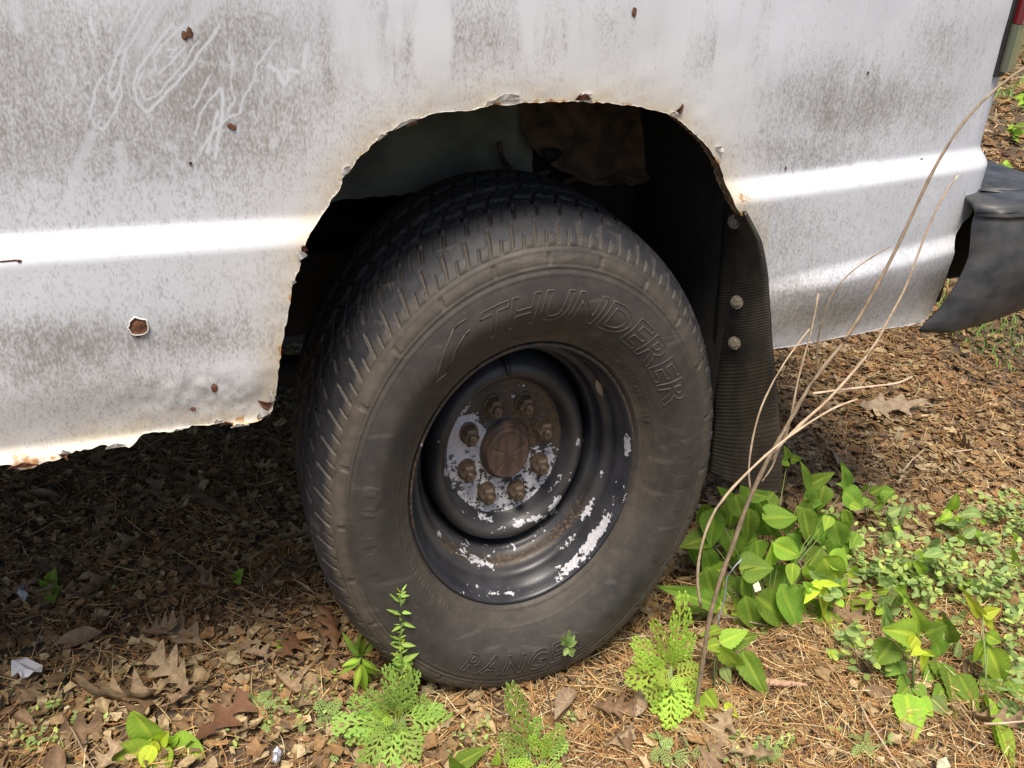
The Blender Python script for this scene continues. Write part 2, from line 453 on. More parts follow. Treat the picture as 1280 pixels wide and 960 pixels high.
for i, j in np.argwhere(anyp & ~full):
    cs = [(i, j), (i+1, j), (i+1, j+1), (i, j+1)]; out = []; cp = []
    for k in range(4):
        a, b = cs[k], cs[(k+1) % 4]
        if pos[a]: out.append(int(vid[a]))
        if pos[a] != pos[b]:
            v = cutv(a, b); out.append(v); cp.append((v, bool(pos[a])))
    if len(out) >= 3: faces.append(tuple(out))
    if len(cp) == 2:
        a, b = (cp[0][0], cp[1][0]) if cp[0][1] else (cp[1][0], cp[0][0]); bseg.append((a, b))
PUZ = np.array(PUZ)
u_, z_, d_ = PUZ.T
# dents and bubbled paint
PX = surf(u_, z_); ppx, ppy = to_px(PX)
near_edge = np.clip(1-d_/.05, 0, 1)
bub = np.exp(-(((ppx-260)/110)**2+((ppy-492)/28)**2))
wav = (fbm(u_, z_, 8, 3, 9)-.44)*.004*(u_ < U0)
ex = bub*(fbm(u_, z_, 2, 3, 60)-.4)*.006+near_edge*(fbm(u_, z_, 4, 3, 80)-.44)*.0014+wav
PX = surf(u_, z_, ex)
nb = len(PX)
# rolled inner lip all along the cut
dup = {}; extra = []; mi = [0]*len(faces)
for a, b in bseg:
    for v in (a, b):
        if v not in dup:
            dup[v] = nb+len(extra)
            lip = .010 if u_[v] > .26 else .022
            extra.append(PX[v]+np.array([0, lip, 0])+np.array([random.uniform(-.001, .001), 0, random.uniform(-.001, .001)]))
    faces.append((a, b, dup[b], dup[a])); mi.append(1)
PV = np.vstack([PX, np.array(extra)])
side = bpy.data.meshes.new('side_panel'); side.from_pydata(PV.tolist(), [], faces); side.update()
side.polygons.foreach_set('use_smooth', [True]*len(faces)); side.polygons.foreach_set('material_index', mi)
def gauss(cx, cy, sx, sy): return np.exp(-(((ppx-cx)/sx)**2+((ppy-cy)/sy)**2))
belt_t = zbelt(u_)-z_
up = belt_t < 0.004
g = np.zeros(nb)
# soot kept by the flat upper panel, densest in a band above the belt moulding
gl = .72*smooth(-60, 60, ppy)*(1-.50*smooth(180, 262, ppy))
gl = np.maximum(gl, .95*gauss(250, 120, 190, 75)); gl = np.maximum(gl, .8*gauss(40, 60, 90, 90)); gl = np.maximum(gl, .6*gauss(440, 60, 120, 50))
gl = np.maximum(gl, .45*gauss(640, 70, 160, 40))
gr = np.maximum(.98*gauss(1070, 130, 130, 55), .8*gauss(1000, 190, 130, 35)); gr = np.maximum(gr, .55*gauss(1180, 60, 60, 60)); gr = np.maximum(gr, .5*gauss(900, 60, 60, 60))
mixr = smooth(560, 900, ppx)
g = np.where(up, gl*(1-mixr)+gr*mixr, 0)
halo = smooth(.018, .085, d_); g = np.where(up, g*(.35+.65*halo), g)
low = .22+.55*gauss(90, 425, 110, 26)+.62*gauss(270, 418, 80, 24)+.45*gauss(20, 450, 60, 40)+.22*gauss(150, 480, 160, 50)+.45*gauss(1060, 395, 110, 28)+.62*gauss(1010, 372, 70, 22)+.45*gauss(1150, 350, 60, 25)+.38*gauss(980, 300, 60, 60)
g = np.where(up, g, low*smooth(.025, .035, belt_t))
g = np.where((belt_t > .002) & (belt_t < .028), g*.15, g)
g = np.where(ppx < -60, .55*up, g); g = np.clip(g, 0, .86)*(.72+.55*fbm(u_, z_, 33, 4, 16))
S = [([(182, 0), (165, 28), (150, 60), (137, 90), (135, 108), (141, 122), (148, 105), (152, 85), (157, 60), (172, 40), (192, 5)], 2.0),
     ([(129, 92), (118, 115), (112, 140), (118, 158), (130, 161), (143, 140), (152, 118), (150, 102)], 1.8),
     ([(115, 168), (104, 192), (97, 215), (88, 248)], 5.5), ([(150, 182), (154, 205), (148, 232)], 5.5),
     ([(215, 30), (190, 60), (172, 85), (167, 110), (173, 128), (183, 141), (205, 120), (235, 85), (262, 50), (273, 33)], 2.4),
     ([(178, 88), (173, 105), (182, 126), (195, 120), (225, 85), (248, 50)], 1.6),
     ([(228, 32), (205, 55), (191, 72), (198, 92), (212, 80), (232, 58)], 1.7), ([(210, 62), (222, 60), (212, 72), (226, 70)], 1.5),
     ([(345, 50), (322, 80), (318, 100), (303, 125), (300, 140), (280, 150), (262, 168), (250, 190)], 1.7),
     ([(284, 52), (290, 80), (289, 105), (293, 125), (282, 146)], 1.5), ([(262, 95), (250, 120), (243, 135)], 1.8),
     ([(276, 110), (262, 125), (250, 145), (244, 168)], 1.6), ([(278, 112), (278, 140), (268, 198)], 3.0), ([(272, 140), (258, 190)], 2.6),
     ([(336, 82), (348, 90), (356, 106), (362, 88), (374, 90)], 3.0), ([(262, 0), (228, 40)], 9), ([(205, 0), (178, 50)], 4), ([(113, 20), (117, 42)], 3),
     ([(210, 180), (216, 184)], 5), ([(345, 175), (341, 182)], 4), ([(383, 55), (380, 85)], 3), ([(470, 15), (466, 105)], 7), ([(428, 0), (432, 60)], 5), ([(500, 0), (494, 50)], 8),
     ([(932, 70), (930, 128), (934, 158)], 8), ([(905, 130), (915, 175)], 4), ([(40, 230), (70, 235)], 4), ([(18, 10), (22, 34)], 7), ([(560, 30), (556, 60)], 6)]
wob = 5.0*(fbm(u_, z_, 12, 3, 110)-.44); wob2 = 5.0*(fbm(u_, z_, 13, 3, 110)-.44)
scr = np.zeros(nb)
near = up & (ppx > -50) & (ppx < 1000)
for pl, wd in S:
    xs = [q[0] for q in pl]; ys = [q[1] for q in pl]
    m = near & (ppx > min(xs)-20) & (ppx < max(xs)+20) & (ppy > min(ys)-20) & (ppy < max(ys)+20)
    dd = seg_dist(ppx[m]+wob[m], ppy[m]+wob2[m], pl); scr[m] = np.maximum(scr[m], (.92 if wd < 3.2 else .6)*(1-smooth(wd*.35, wd*(1.25 if wd < 3.2 else 2.0), dd)))
rust = np.clip(1-d_/.006, 0, 1)*.62*(u_ < .26)*smooth(.35, .6, fbm(u_, z_, 21, 3, 25))*1.05
for (x, y, a, r) in [(402, 285, .55, 9), (392, 300, .45, 7), (268, 482, .62, 5), (240, 512, .5, 5), (172, 407, .0, 8), (300, 527, .6, 10), (334, 514, .6, 9), (30, 583, .7, 28), (70, 576, .6, 12), (930, 245, .42, 12), (925, 222, .4, 9),
                     (173, 513, .35, 6), (233, 50, .3, 6), (290, 162, .35, 5), (22, 327, .55, 3), (2, 283, .6, 4), (60, 265, .25, 6)]:
    rust = np.maximum(rust, a*np.exp(-((ppx-x)**2+(ppy-y)**2)/(r*r)))
warm = np.clip(1-d_/.035, 0, 1)**1.2*.75*(u_ < .30)+.30*np.clip(1-d_/.12, 0, 1)*(u_ < .3)+.18*(1-up)*smooth(400, 560, ppy)*(ppx < 360)+.5*gauss(1020, 400, 140, 30)*(1-up)
streak = up*(.25+.75*smooth(350, 480, ppx)*(1-smooth(1000, 1200, ppx)))*(1-smooth(60, 170, ppy))
def padv(a, v): return np.concatenate([a, np.full(len(extra), v)])
fattr(side, 'grime', padv(g, .3)); fattr(side, 'scratch', padv(scr, 0)); fattr(side, 'rust', padv(rust, .6)); fattr(side, 'warm', padv(np.clip(warm, 0, 1), 1)); fattr(side, 'streak', padv(streak, 0))
van = empty('van', (0, 0, 0), 'old white van with a grimy side panel and a rust-eaten rear wheel arch', 'van')
link('side_panel', side, van, [PAINT, RUSTY])
PLAIN = mat_simple('plain_white_van_paint', (.52, .53, .55), (.66, .67, .70), 3, .45, bump=.05)

# rest of the shell, seen only from beside the photograph's viewpoint
link('far_side_panel', mesh_np('far', *box(-3.3, .70, 1.50, 1.56, .36, 2.0)), van, [PLAIN])
link('roof', mesh_np('roof', *box(-3.3, .78, -.02, 1.56, 2.0, 2.05), smooth=False), van, [PLAIN])
link('rear_door', mesh_np('rear_door', *box(.705, .73, .16, 1.5, .80, 1.999), smooth=False), van, [PLAIN])
link('floor_pan_light_block', mesh_np('floor_pan_light_block', *join([box(-3.3, -.42, .0, 1.5, .555, .60), box(.30, .64, .12, 1.5, .66, .70), box(-.42, .30, .33, 1.5, .80, .84), box(.07, .30, .33, .37, .60, .80), box(-1.6, -.5, .62, 1.2, .36, .554), box(-3.3, .66, .60, .62, .42, .95)]), smooth=False), van, [DARK])  # floor, plus tank block and dark walls added to keep light out underneath
link('front_bulkhead', mesh_np('front_bulkhead', *box(-3.32, -3.301, -.02, 1.56, .35, 2.0), smooth=False), van, [PLAIN])
link('chassis_rail', mesh_np('chassis_rail', *join([box(-3.2, .58, .40, .47, .46, .60), box(-3.2, .58, 1.0, 1.07, .46, .60)]), smooth=False), van, [DARK])
# wheelhouse: tunnel above the tyre and its inner wall
tun = [(-.385, .50), (-.375, .62), (-.345, .74), (-.30, .84), (-.23, .91), (-.14, .94), (0, .95), (.10, .94), (.19, .90), (.25, .83), (.275, .74), (.285, .60), (.29, .45)]
ty = [.0, .1, .2, .31, .42]
V = []; nt_ = len(tun)
for y in ty:
    for x, z in tun: V.append((x, y+float(Cx(x))*.9+.002, z+.012))
link('wheelhouse', mesh_np('wheelhouse', np.array(V), grid_faces(len(ty), nt_)), van, [DARK])
# inner wall: grey panel in front, rusted crumpled panel behind, each with a ragged lower edge
def wall(name, pts_top, pts_bot, y0, mat, amp, parent):
    n = 60; k = 16; V = []
    tx = [p[0] for p in pts_top]; bxs = [p[0] for p in pts_bot]
    for i in range(n):
        t = i/(n-1)
        for j in range(k):
            s = j/(k-1)
            xa = pts_top[0][0]+(pts_top[-1][0]-pts_top[0][0])*t
            za = np.interp(xa, tx, [p[1] for p in pts_top]); zb_ = np.interp(xa, bxs, [p[1] for p in pts_bot])
            z = za+(zb_-za)*s
            V.append((xa, y0-amp*(mnoise.noise(Vector((xa*22, z*22, 0)))+.5*mnoise.noise(Vector((xa*60, z*60, 3))))-(.012 if j == k-1 else 0), z-(random.uniform(0, .004) if j == k-1 else 0)))
    return link(name, mesh_np(name, np.array(V), grid_faces(n, k)), parent, [mat])
wall('inner_panel', [(-.42, .95), (.09, .95)], [(-.42, .712), (-.17, .719), (-.04, .725), (.09, .735)], .305, LINER, .001, van)
wall('rusted_inner_panel', [(.065, .95), (.44, .95)], [(.065, .80), (.09, .775), (.12, .752), (.15, .738), (.19, .722), (.3, .722), (.44, .722)], .292, LINERR, .010, van)
V, Fc = join([tube([(.085+.055*math.sin(a), .284, .79-.05*math.cos(a)) for a in np.linspace(-1.6, .5, 12)], [.004]*12, 6), tube([(x, .283, .728+.006*math.sin(x*90)) for x in np.linspace(.12, .4, 14)], [.005]*14, 6)])
link('crumpled_seam', mesh_np('crumpled_seam', np.array(V), Fc), van, [LINERR])
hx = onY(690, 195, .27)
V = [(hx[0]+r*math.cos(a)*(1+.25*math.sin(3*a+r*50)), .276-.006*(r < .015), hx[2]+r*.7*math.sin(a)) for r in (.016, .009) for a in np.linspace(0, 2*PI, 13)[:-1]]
link('painted_rust_hole', mesh_np('painted_rust_hole', np.array(V), [tuple(range(12, 24))]+[(i, (i+1) % 12, 12+(i+1) % 12, 12+i) for i in range(12)]), van, [mat_simple('black_hole_shade', (.003, .003, .003), (.006, .004, .003))])  # black disc on the panel, painted for the dark inside a hole
# axle, drum, spring
V, Fc = tube([(0, .20, .375), (0, 1.3, .375)], .045, 14)
link('axle', mesh_np('axle', np.array(V), Fc), van, [DARK])
V, Fc = tube([(0, .14, .375), (0, .26, .375)], .15, 28); V = [(v[0]*.76, v[1], v[2]) for v in V]
link('brake_drum', mesh_np('brake_drum', np.array(V), Fc), van, [DARK])
link('leaf_spring', mesh_np('leaf_spring', np.array(tube([(-.8, .5, .46), (-.4, .5, .36), (0, .5, .31), (.3, .5, .36), (.55, .5, .46)], [.03]*5, 8)[0]), tube([(-.8, .5, .46), (-.4, .5, .36), (0, .5, .31), (.3, .5, .36), (.55, .5, .46)], [.03]*5, 8)[1]), van, [DARK])

# ---- peeled paint flakes along the arch, rust pits
fr_ = (ppx > -60) & (ppx < 1300) & (ppy > -60) & (ppy < 620)
PXN = PX[:nb][fr_]
def onP(px, py):
    p = onB(px, py); i = np.argmin((PXN[:, 0]-p[0])**2+(PXN[:, 2]-p[2])**2); return np.array([p[0], PXN[i, 1], p[2]])
def flake(px, py, w, h, tilt, mat, name='paint_flake', curl=.4, off=.0015):
    p = onP(px, py); n = 7; V = []; Fc = []
    for i in range(n):
        t = i/(n-1)-.5; hh = h*(1-.75*abs(t*2)**2.2)*(.75+.5*random.random())
        for s in (0, 1):
            lx = t*w; lz = hh*s
            x = lx*math.cos(tilt)-lz*math.sin(tilt); z = lx*math.sin(tilt)+lz*math.cos(tilt)
            V.append((p[0]+x, p[1]-off-curl*.006*s*(1+.4*math.sin(i*1.7)), p[2]+z))
    for i in range(n-1): Fc.append((2*i, 2*i+2, 2*i+3, 2*i+1))
    m = len(V); V += [(a, b+.0009, c) for a, b, c in V[:]]
    Fc += [tuple(m+k for k in f[::-1]) for f in Fc[:]]
    ring = [2*i for i in range(n)]+[2*i+1 for i in range(n-1, -1, -1)]
    for a, b in zip(ring, ring[1:]+ring[:1]): Fc.append((a, b, b+m, a+m))
    return link(name, mesh_np(name, np.array(V), Fc, smooth=False), van, [mat])
for q in [(632, 124, .030, .0075, .15, FLAKE), (612, 130, .014, .005, .3, FLAKE), (727, 125, .018, .0075, .0, RUST), (731, 119, .016, .0025, .0, FLAKE), (846, 141, .007, .011, -.5, RUST), (842, 143, .012, .004, -.4, FLAKE),
          (897, 188, .014, .006, -.8, FLAKE), (508, 155, .030, .005, .35, FLAKE), (515, 156, .012, .004, .3, RUST), (478, 172, .012, .004, .6, FLAKE),
          (434, 213, .012, .006, .9, FLAKE), (379, 322, .010, .012, .5, FLAKE), (381, 314, .007, .010, .2, RUST), (368, 353, .005, .006, .6, FLAKE), (338, 507, .010, .016, .9, RUST), (330, 519, .016, .012, .3, FLAKE), (341, 500, .006, .012, .1, FLAKE),
          (273, 527, .010, .006, 0, FLAKE), (283, 530, .014, .004, .1, RUST), (78, 571, .012, .006, -.9, RUST), (84, 568, .010, .008, .5, FLAKE), (222, 538, .012, .004, .1, FLAKE), (145, 558, .020, .007, .1, FLAKE), (300, 533, .02, .005, 0, FLAKE), (30, 583, .03, .006, 0, RUST)]:
    flake(*q)
def pit(px, py, r, ring=True, squash=1.0, name='rust_spot'):
    p = onP(px, py); V = []; n = 18
    rr = [(1+.45*mnoise.noise(Vector((k*1.3, px, py)))) for k in range(n)]
    prof = ([(1.20, .0), (1.14, .0018), (1.02, .0014)] if ring else [(1.1, 0)])+[(.95, -.0002), (.6, .0012), (.25, .0006)]
    for a, h in prof:
        for k in range(n):
            an = 2*PI*k/n; V.append((p[0]+a*r*rr[k]*math.cos(an), p[1]-h-(.0012 if ring else .0006), p[2]+a*r*rr[k]*math.sin(an)*squash))
    L = len(prof); Fc = [(i*n+k, i*n+(k+1) % n, (i+1)*n+(k+1) % n, (i+1)*n+k) for i in range(L-1) for k in range(n)]+[tuple(range((L-1)*n, L*n))]
    me = mesh_np(name, np.array(V), Fc); me.materials.append(RUST)
    if ring:
        me.materials.append(FLAKE)
        for i, f in enumerate(me.polygons):
            if i < 2*n: f.material_index = 1
    o = link(name, me, van); return o
pit(173, 407, .0085); pit(173, 418, .003, False); pit(231, 44, .0028, False, 1.3); pit(237, 41, .0030, False, 1.4); pit(287, 157, .0024, False); pit(291, 159, .0030, False, .8)
pit(238, 204, .0014, False); pit(268, 484, .0032, False, 1.5); pit(241, 511, .003, False, .7); pit(24, 326, .0022, False, .6); pit(792, 15, .0026, False, 1.7); pit(1085, 91, .0016, False); pit(982, 210, .0014, False, 1.4); pit(1151, 199, .0045, False, .22)
V, Fc = tube([onP(0, 327), onP(10, 326), onP(21, 325)], .0009, 5); link('scratch', mesh_np('scratch', np.array(V), Fc), van, [RUST])

# ================================================================== WHEEL
K = .76; ZC = .375
def wpos(th, r, y):      # angle measured anticlockwise seen from the camera side
    return np.stack([K*r*np.cos(th), y, ZC+r*np.sin(th)], -1)
def crom(P, n):
    P = np.array(P, dtype=float); P = np.vstack([2*P[0]-P[1], P, 2*P[-1]-P[-2]]); out = []
    for i in range(1, len(P)-2):
        for t in np.linspace(0, 1, n, endpoint=False):
            a, b, c, d = P[i-1:i+3]
            out.append(.5*((2*b)+(-a+c)*t+(2*a-5*b+4*c-d)*t*t+(-a+3*b-3*c+d)*t**3))
    out.append(P[-2]); return np.array(out)
prof = crom([(r_ if r_ < .25 else .25+(r_-.25)*1.052, y_-.020*min(1, max(0, (r_-.235)/.05)) if y_ < .16 else y_) for r_, y_ in [(.216, .040), (.221, .026), (.230, .015), (.243, .008), (.262, .002), (.290, -.001), (.318, .001), (.340, .007), (.356, .0145), (.368, .024), (.377, .036), (.3845, .050), (.390, .070), (.393, .11), (.394, .155), (.392, .20), (.386, .228), (.378, .245), (.362, .262), (.33, .29), (.28, .295), (.23, .28), (.215, .25)]], 22)
arc = np.concatenate([[0], np.cumsum(np.hypot(*np.diff(prof, axis=0).T))])
sN = 330; ss = np.linspace(0, arc[-1], sN); pr = np.interp(ss, arc, prof[:, 0]); py_ = np.interp(ss, arc, prof[:, 1])
tN = 1600; th = np.linspace(0, 2*PI, tN, endpoint=False)
tr_, ty_ = np.gradient(pr, ss), np.gradient(py_, ss); nrm_r, nrm_y = ty_, -tr_
TH, SS = np.meshgrid(th, ss, indexing='ij'); R_ = np.broadcast_to(pr, TH.shape); Y_ = np.broadcast_to(py_, TH.shape)
front = Y_ < .13
R_ = np.where(R_ < .25, R_, .25+(R_-.25)/1.052)
Y_ = np.where(Y_ < .06, Y_+.018*np.clip((R_-.235)/.05, 0, 1), Y_)
disp = np.zeros(TH.shape); gro = np.zeros(TH.shape)
def band(x, a, b, e=.0008): return smooth(a-e, a+e, x)*(1-smooth(b-e, b+e, x))
sideF = (Y_ < .06)
# concentric sidewall mouldings
for r0, wd, h in [(.2285, .0016, .0009), (.250, .001, .0005), (.3285, .0012, .0007), (.3345, .0010, -.0009), (.3365, .0016, .0012), (.3545, .0020, .0015), (.3575, .001, -.001)]:
    disp += 1.35*h*band(R_, r0-wd, r0+wd)*sideF
# dashed blocks between the two ribs
ph = (TH/(2*PI)*24) % 1
ph2 = (TH/(2*PI)*48+.13) % 1
blk = band(R_, .3405, .3515)*sideF*band(ph, .04, .96, .006)
disp += .0018*blk
disp -= .0011*band(R_, .3425, .3437, .0004)*sideF*band(ph, .10, .9, .01)
gro += .5*band(R_, .3425, .3437, .0004)*sideF*band(ph, .10, .9, .01)
rnd_ = np.random.default_rng(3).random(720); cell = np.floor(TH/(2*PI)*720).astype(int) % 720
mk = (rnd_[cell] > .45)*band((TH/(2*PI)*720) % 1, .15, .85, .1)
for a0_, a1_, r_m, h_m in [(20, 78, .2425, .0035), (84, 112, .2475, .003), (82, 100, .2425, .0022), (195, 232, .243, .003), (-30, -5, .302, .010), (-4, 12, .300, .012), (165, 186, .302, .010), (188, 198, .305, .008)]:
    a_ = (np.degrees(TH)-a0_) % 360; wr = rnd_[(cell//(1 if h_m < .005 else 6)) % 720]
    disp += (.0009 if h_m < .005 else .0006)*(mk if h_m < .005 else (wr > .5))*(a_ < (a1_-a0_))*band(R_, r_m-h_m, r_m+h_m)*sideF
# shoulder lugs
NL = 62
shoulder = smooth(.3585, .3615, R_)*(Y_ < .062)
skew = (R_-.36)*1.1
p1 = ((TH+skew)/(2*PI)*NL) % 1
slot = band(p1, .0, .115, .02)*band(R_, .362, .3815, .0015)*(Y_ < .058)
disp -= .0048*slot; gro = np.maximum(gro, slot*.9)
lip = band(p1, .115, .17, .015)*band(R_, .362, .3825, .0015)*(Y_ < .058); disp += .0016*lip
sip = band(p1, .52, .60, .012)*band(R_, .3605, .372, .001)*(Y_ < .05)
disp -= .003*sip; gro = np.maximum(gro, sip*.5)
low = band(R_, .3605, .3705, .001)*(Y_ < .05)*band(p1, .2, .5, .02); disp += .0012*low
# tread grooves
yy = Y_; trd = smooth(.046, .056, Y_)*(1-smooth(.248, .256, Y_))
zig = .0045*np.abs(((TH/(2*PI)*NL*1.0) % 1)*2-1)
G = np.zeros(TH.shape)
for yc, wd in [(.080, .0042), (.124, .0048), (.172, .0048), (.216, .0042)]:
    G = np.maximum(G, 1-smooth(wd*.7, wd*1.2, np.abs(yy-yc-zig*(1 if yc in (.080, .172) else -1))))
diag = ((TH/(2*PI)*NL)+(yy-.15)*(15)+.12*np.sin(yy*60)) % 1
lat = band(diag, .0, .15, .03)*trd*(band(yy, .050, .124)+band(yy, .176, .25))
diag2 = ((TH/(2*PI)*NL)-(yy-.15)*22+.35) % 1
lat = np.maximum(lat, band(diag2, 0, .16, .03)*trd*band(yy, .124, .176))
sipe = band((diag*2+.3) % 1, .46, .56, .03)*trd*.5
T_ = np.maximum(G*trd, lat); disp -= .0085*T_+.004*sipe; gro = np.maximum(gro, .55*T_)
disp -= .0010*band(p1, .0, .14, .02)*band(yy, .058, .08)*0
rad = pr[None, :]+disp*nrm_r[None, :]; yv = py_[None, :]+disp*nrm_y[None, :]
# flatten where it stands on the ground
P = wpos(TH, rad, yv)
flat = np.clip(.012-P[..., 2], 0, None); P[..., 2] += flat*.6
lowside = np.exp(-((P[..., 2]-.05)/.07)**2)*(np.sin(TH) < 0)*smooth(.25, .33, R_)*(1-trd)
P[..., 1] -= .006*lowside*(Y_ < .14)
tm = mesh_np('tyre', P.reshape(-1, 3), grid_faces(tN, sN, True)[:, ::-1])
fattr(tm, 'groove', np.clip(gro, 0, 1).ravel())
treadmask = (smooth(.364, .374, R_)*(Y_ < .1)*smooth(-.55, -.1, np.sin(TH-.35))+trd*.75); fattr(tm, 'tread', np.clip(treadmask, 0, 1).ravel())
dirt = np.clip(.75*smooth(.2, -.8, np.sin(TH))*smooth(.30, .37, R_)+.5*smooth(.27, .235, R_)+.55*np.exp(-((TH-2.9)/.5)**2)*smooth(.33, .35, R_), 0, 1)
dirt = np.clip(dirt+.5*np.exp(-((R_-.347)/.014)**2)*sideF+trd*.35, 0, 1)
fattr(tm, 'dirt', dirt.ravel())
wheel = bpy.data.objects.new('wheel', None); C.objects.link(wheel); wheel.parent = van; wheel.empty_display_size = .1
link('tyre', tm, wheel, [RUBBER])
# raised lettering
def sidewall_y(r): 
    m = py_ < .06; return np.interp(r, pr[m], py_[m])
def lettering(text, rmid, a_mid, size, spread, flip=False, name='tyre_lettering', bev=.0009, shear=.25, mat=None, wide=1.2):
    cu = bpy.data.curves.new('t', 'FONT'); cu.body = text; cu.size = size; cu.align_x = 'CENTER'; cu.space_character = spread; cu.shear = shear
    cu.offset = size*.018; cu.resolution_u = 4
    cu.fill_mode = 'NONE'; cu.bevel_depth = bev; cu.bevel_resolution = 0
    ob = bpy.data.objects.new('t', cu); C.objects.link(ob)
    bpy.context.view_layer.update()
    me = bpy.data.meshes.new_from_object(ob.evaluated_get(bpy.context.evaluated_depsgraph_get()))
    bpy.data.objects.remove(ob)
    bm = bmesh.new(); bm.from_mesh(me)
    for _ in range(3):
        lg = [e for e in bm.edges if e.calc_length() > .006]
        if lg: bmesh.ops.subdivide_edges(bm, edges=lg, cuts=2)
    bm.to_mesh(me); bm.free()
    co = np.zeros(len(me.vertices)*3); me.vertices.foreach_get('co', co); co = co.reshape(-1, 3)
    h = co[:, 1]-size*.36; x = co[:, 0]
    if not flip: r = rmid+h; an = math.radians(a_mid)-x*wide/rmid
    else: r = rmid-h; an = math.radians(a_mid)+x*wide/rmid
    y = sidewall_y(r)-co[:, 2]-.0002-(.006*np.exp(-((ZC+r*np.sin(an)-.05)/.07)**2) if flip else 0)
    me.vertices.foreach_set('co', wpos(an, r, y).ravel()); me.update()
    me.materials.clear()
    o = link(name, me, wheel, [mat or LETTER]); o['label'] = 'raised outlined letters reading %s' % text; return o
lettering('THUNDERER',   .293, 70.5, .060, 1.05, bev=.0010, wide=1.25)
lettering('RANGER', .302, -92, .050, 1.15, True, bev=.0009)
# logo left of the word: a swept crescent horn
def logo():
    V, Fc = join([tube([tuple(wpos(np.array(math.radians(a)), np.array(r), np.array(sidewall_y(r)-.0005))) for a, r in pts], [.0011]*len(pts), 5) for pts in
        [[(120, .318), (126, .300), (130, .286), (133, .277), (129, .270), (125, .280), (122, .292), (118, .302)], [(120, .318), (118, .319), (116, .318)], [(118, .302), (116, .303)]]])
    return link('tyre_emblem', mesh_np('tyre_emblem', np.array(V), Fc), wheel, [LETTER])
logo()
# ---- steel wheel
rp = crom([(.217, .034), (.2205, .027), (.2215, .022), (.2195, .0195), (.216, .021), (.213, .028), (.210, .038), (.206, .046), (.203, .054), (.202, .062), (.198, .068), (.191, .072), (.187, .078), (.186, .088), (.182, .096), (.176, .101), (.173, .110), (.171, .130), (.169, .150),
    (.1665, .155), (.1650, .140), (.1635, .120), (.161, .108), (.156, .098), (.149, .092), (.141, .090), (.134, .093), (.128, .100), (.123, .110), (.119, .117), (.115, .1195), (.110, .120), (.095, .120), (.078, .120), (.062, .120), (.054, .119), (.050, .113), (.047, .112), (.0, .112)], 5)
rN = len(rp); tR = 360; tt = np.linspace(0, 2*PI, tR, endpoint=False)
TR, RR = np.meshgrid(tt, rp[:, 0], indexing='ij'); _, RY = np.meshgrid(tt, rp[:, 1], indexing='ij')
# embossed pads round the bolt holes
for k in range(8):
    a = 2*PI*k/8+PI/8-.05; dx = RR*np.cos(TR)-.083*math.cos(a); dz = RR*np.sin(TR)-.083*math.sin(a)
    RY = RY-.0035*(1-smooth(.014, .020, np.hypot(dx, dz)))
RP = wpos(TR, RR, RY)
rm_ = mesh_np('rim', RP.reshape(-1, 3), grid_faces(tR, rN, True)[:, ::-1])
rx, rz = to_px(RP.reshape(-1, 3)); rr = RR.ravel()
def G2(cx, cy, sx, sy, ang=0):
    c, s = math.cos(ang), math.sin(ang); a = (rx-cx)*c+(rz-cy)*s; b = -(rx-cx)*s+(rz-cy)*c
    return np.exp(-((a/sx)**2+(b/sy)**2))
chip = np.full(len(rx), -.25)
disc = rr < .119
A_ = np.degrees(np.arctan2(RP.reshape(-1, 3)[:, 2]-ZC, RP.reshape(-1, 3)[:, 0]/K)) % 360
chip = np.where(disc & (rr > .052), chip+.80*smooth(110, 170, A_)*(1-smooth(340, 385, A_))+.42*np.exp(-((A_-75)/30)**2)+.55*np.exp(-((A_-150)/25)**2), chip)
for c in [(745, 0)]: pass
for cx, cy, sx, sy, an, am in [(655, 652, 40, 5, -.28, 1.0), (692, 632, 16, 5, -1.0, 1.0), (606, 648, 18, 6, .5, .9), (712, 597, 4, 8, 0, .8), (724, 552, 6, 7, 0, .9), (558, 590, 5, 8, .3, .9), (566, 608, 4, 6, .3, .8),
                               (735, 637, 6, 18, .55, .9), (710, 676, 6, 16, .9, .8), (595, 700, 22, 7, .42, 1.0), (578, 688, 9, 6, .6, .8), (784, 557, 4, 13, 0, 1.3), (743, 672, 7, 34, .62, 1.35), (715, 705, 7, 24, .75, 1.2), (752, 590, 3, 8, .2, .8),
                               (548, 668, 6, 6, 0, .8), (548, 551, 4, 4, 0, .8), (527, 556, 3, 5, 0, .8), (565, 553, 3, 4, 0, .7), (623, 742, 14, 3, .05, 1.0), (590, 732, 14, 3, .2, .7), (655, 493, 9, 7, 0, .8), (617, 505, 9, 10, .5, .75), (714, 523, 4, 4, 0, .7), (700, 700, 4, 4, 0, .6)]:
    chip = np.maximum(chip, -.25+am*.95*G2(cx, cy, sx*1.25, sy*1.25, an))
chip = np.maximum(chip, -.25+.50*np.exp(-((rr-.128)/.006)**2)*smooth(200, 230, A_)*(1-smooth(330, 350, A_)))
chip = np.maximum(chip, -.25+.44*np.exp(-((rr-.180)/.012)**2)*smooth(215, 240, A_)*(1-smooth(325, 350, A_)))
chip = np.maximum(chip, -.25+.42*(rr > .206)*smooth(215, 240, A_)*(1-smooth(345, 375, A_)))
rst = np.where(disc, .28+.30*smooth(330, 380, A_)+.30*(1-smooth(60, 120, A_)), 0)
rst = np.maximum(rst, .55*(rr > .2185)*(np.sin(np.radians(A_)) > -.2)); rst = np.maximum(rst, .35*np.exp(-((rr-.118)/.004)**2))
rst = np.maximum(rst, .42*np.exp(-((rr-.187)/.006)**2)*smooth(-.2, -.7, np.sin(np.radians(A_)))); rst = np.maximum(rst, .40*np.exp(-((rr-.165)/.006)**2)*smooth(-.4, -.8, np.sin(np.radians(A_))))
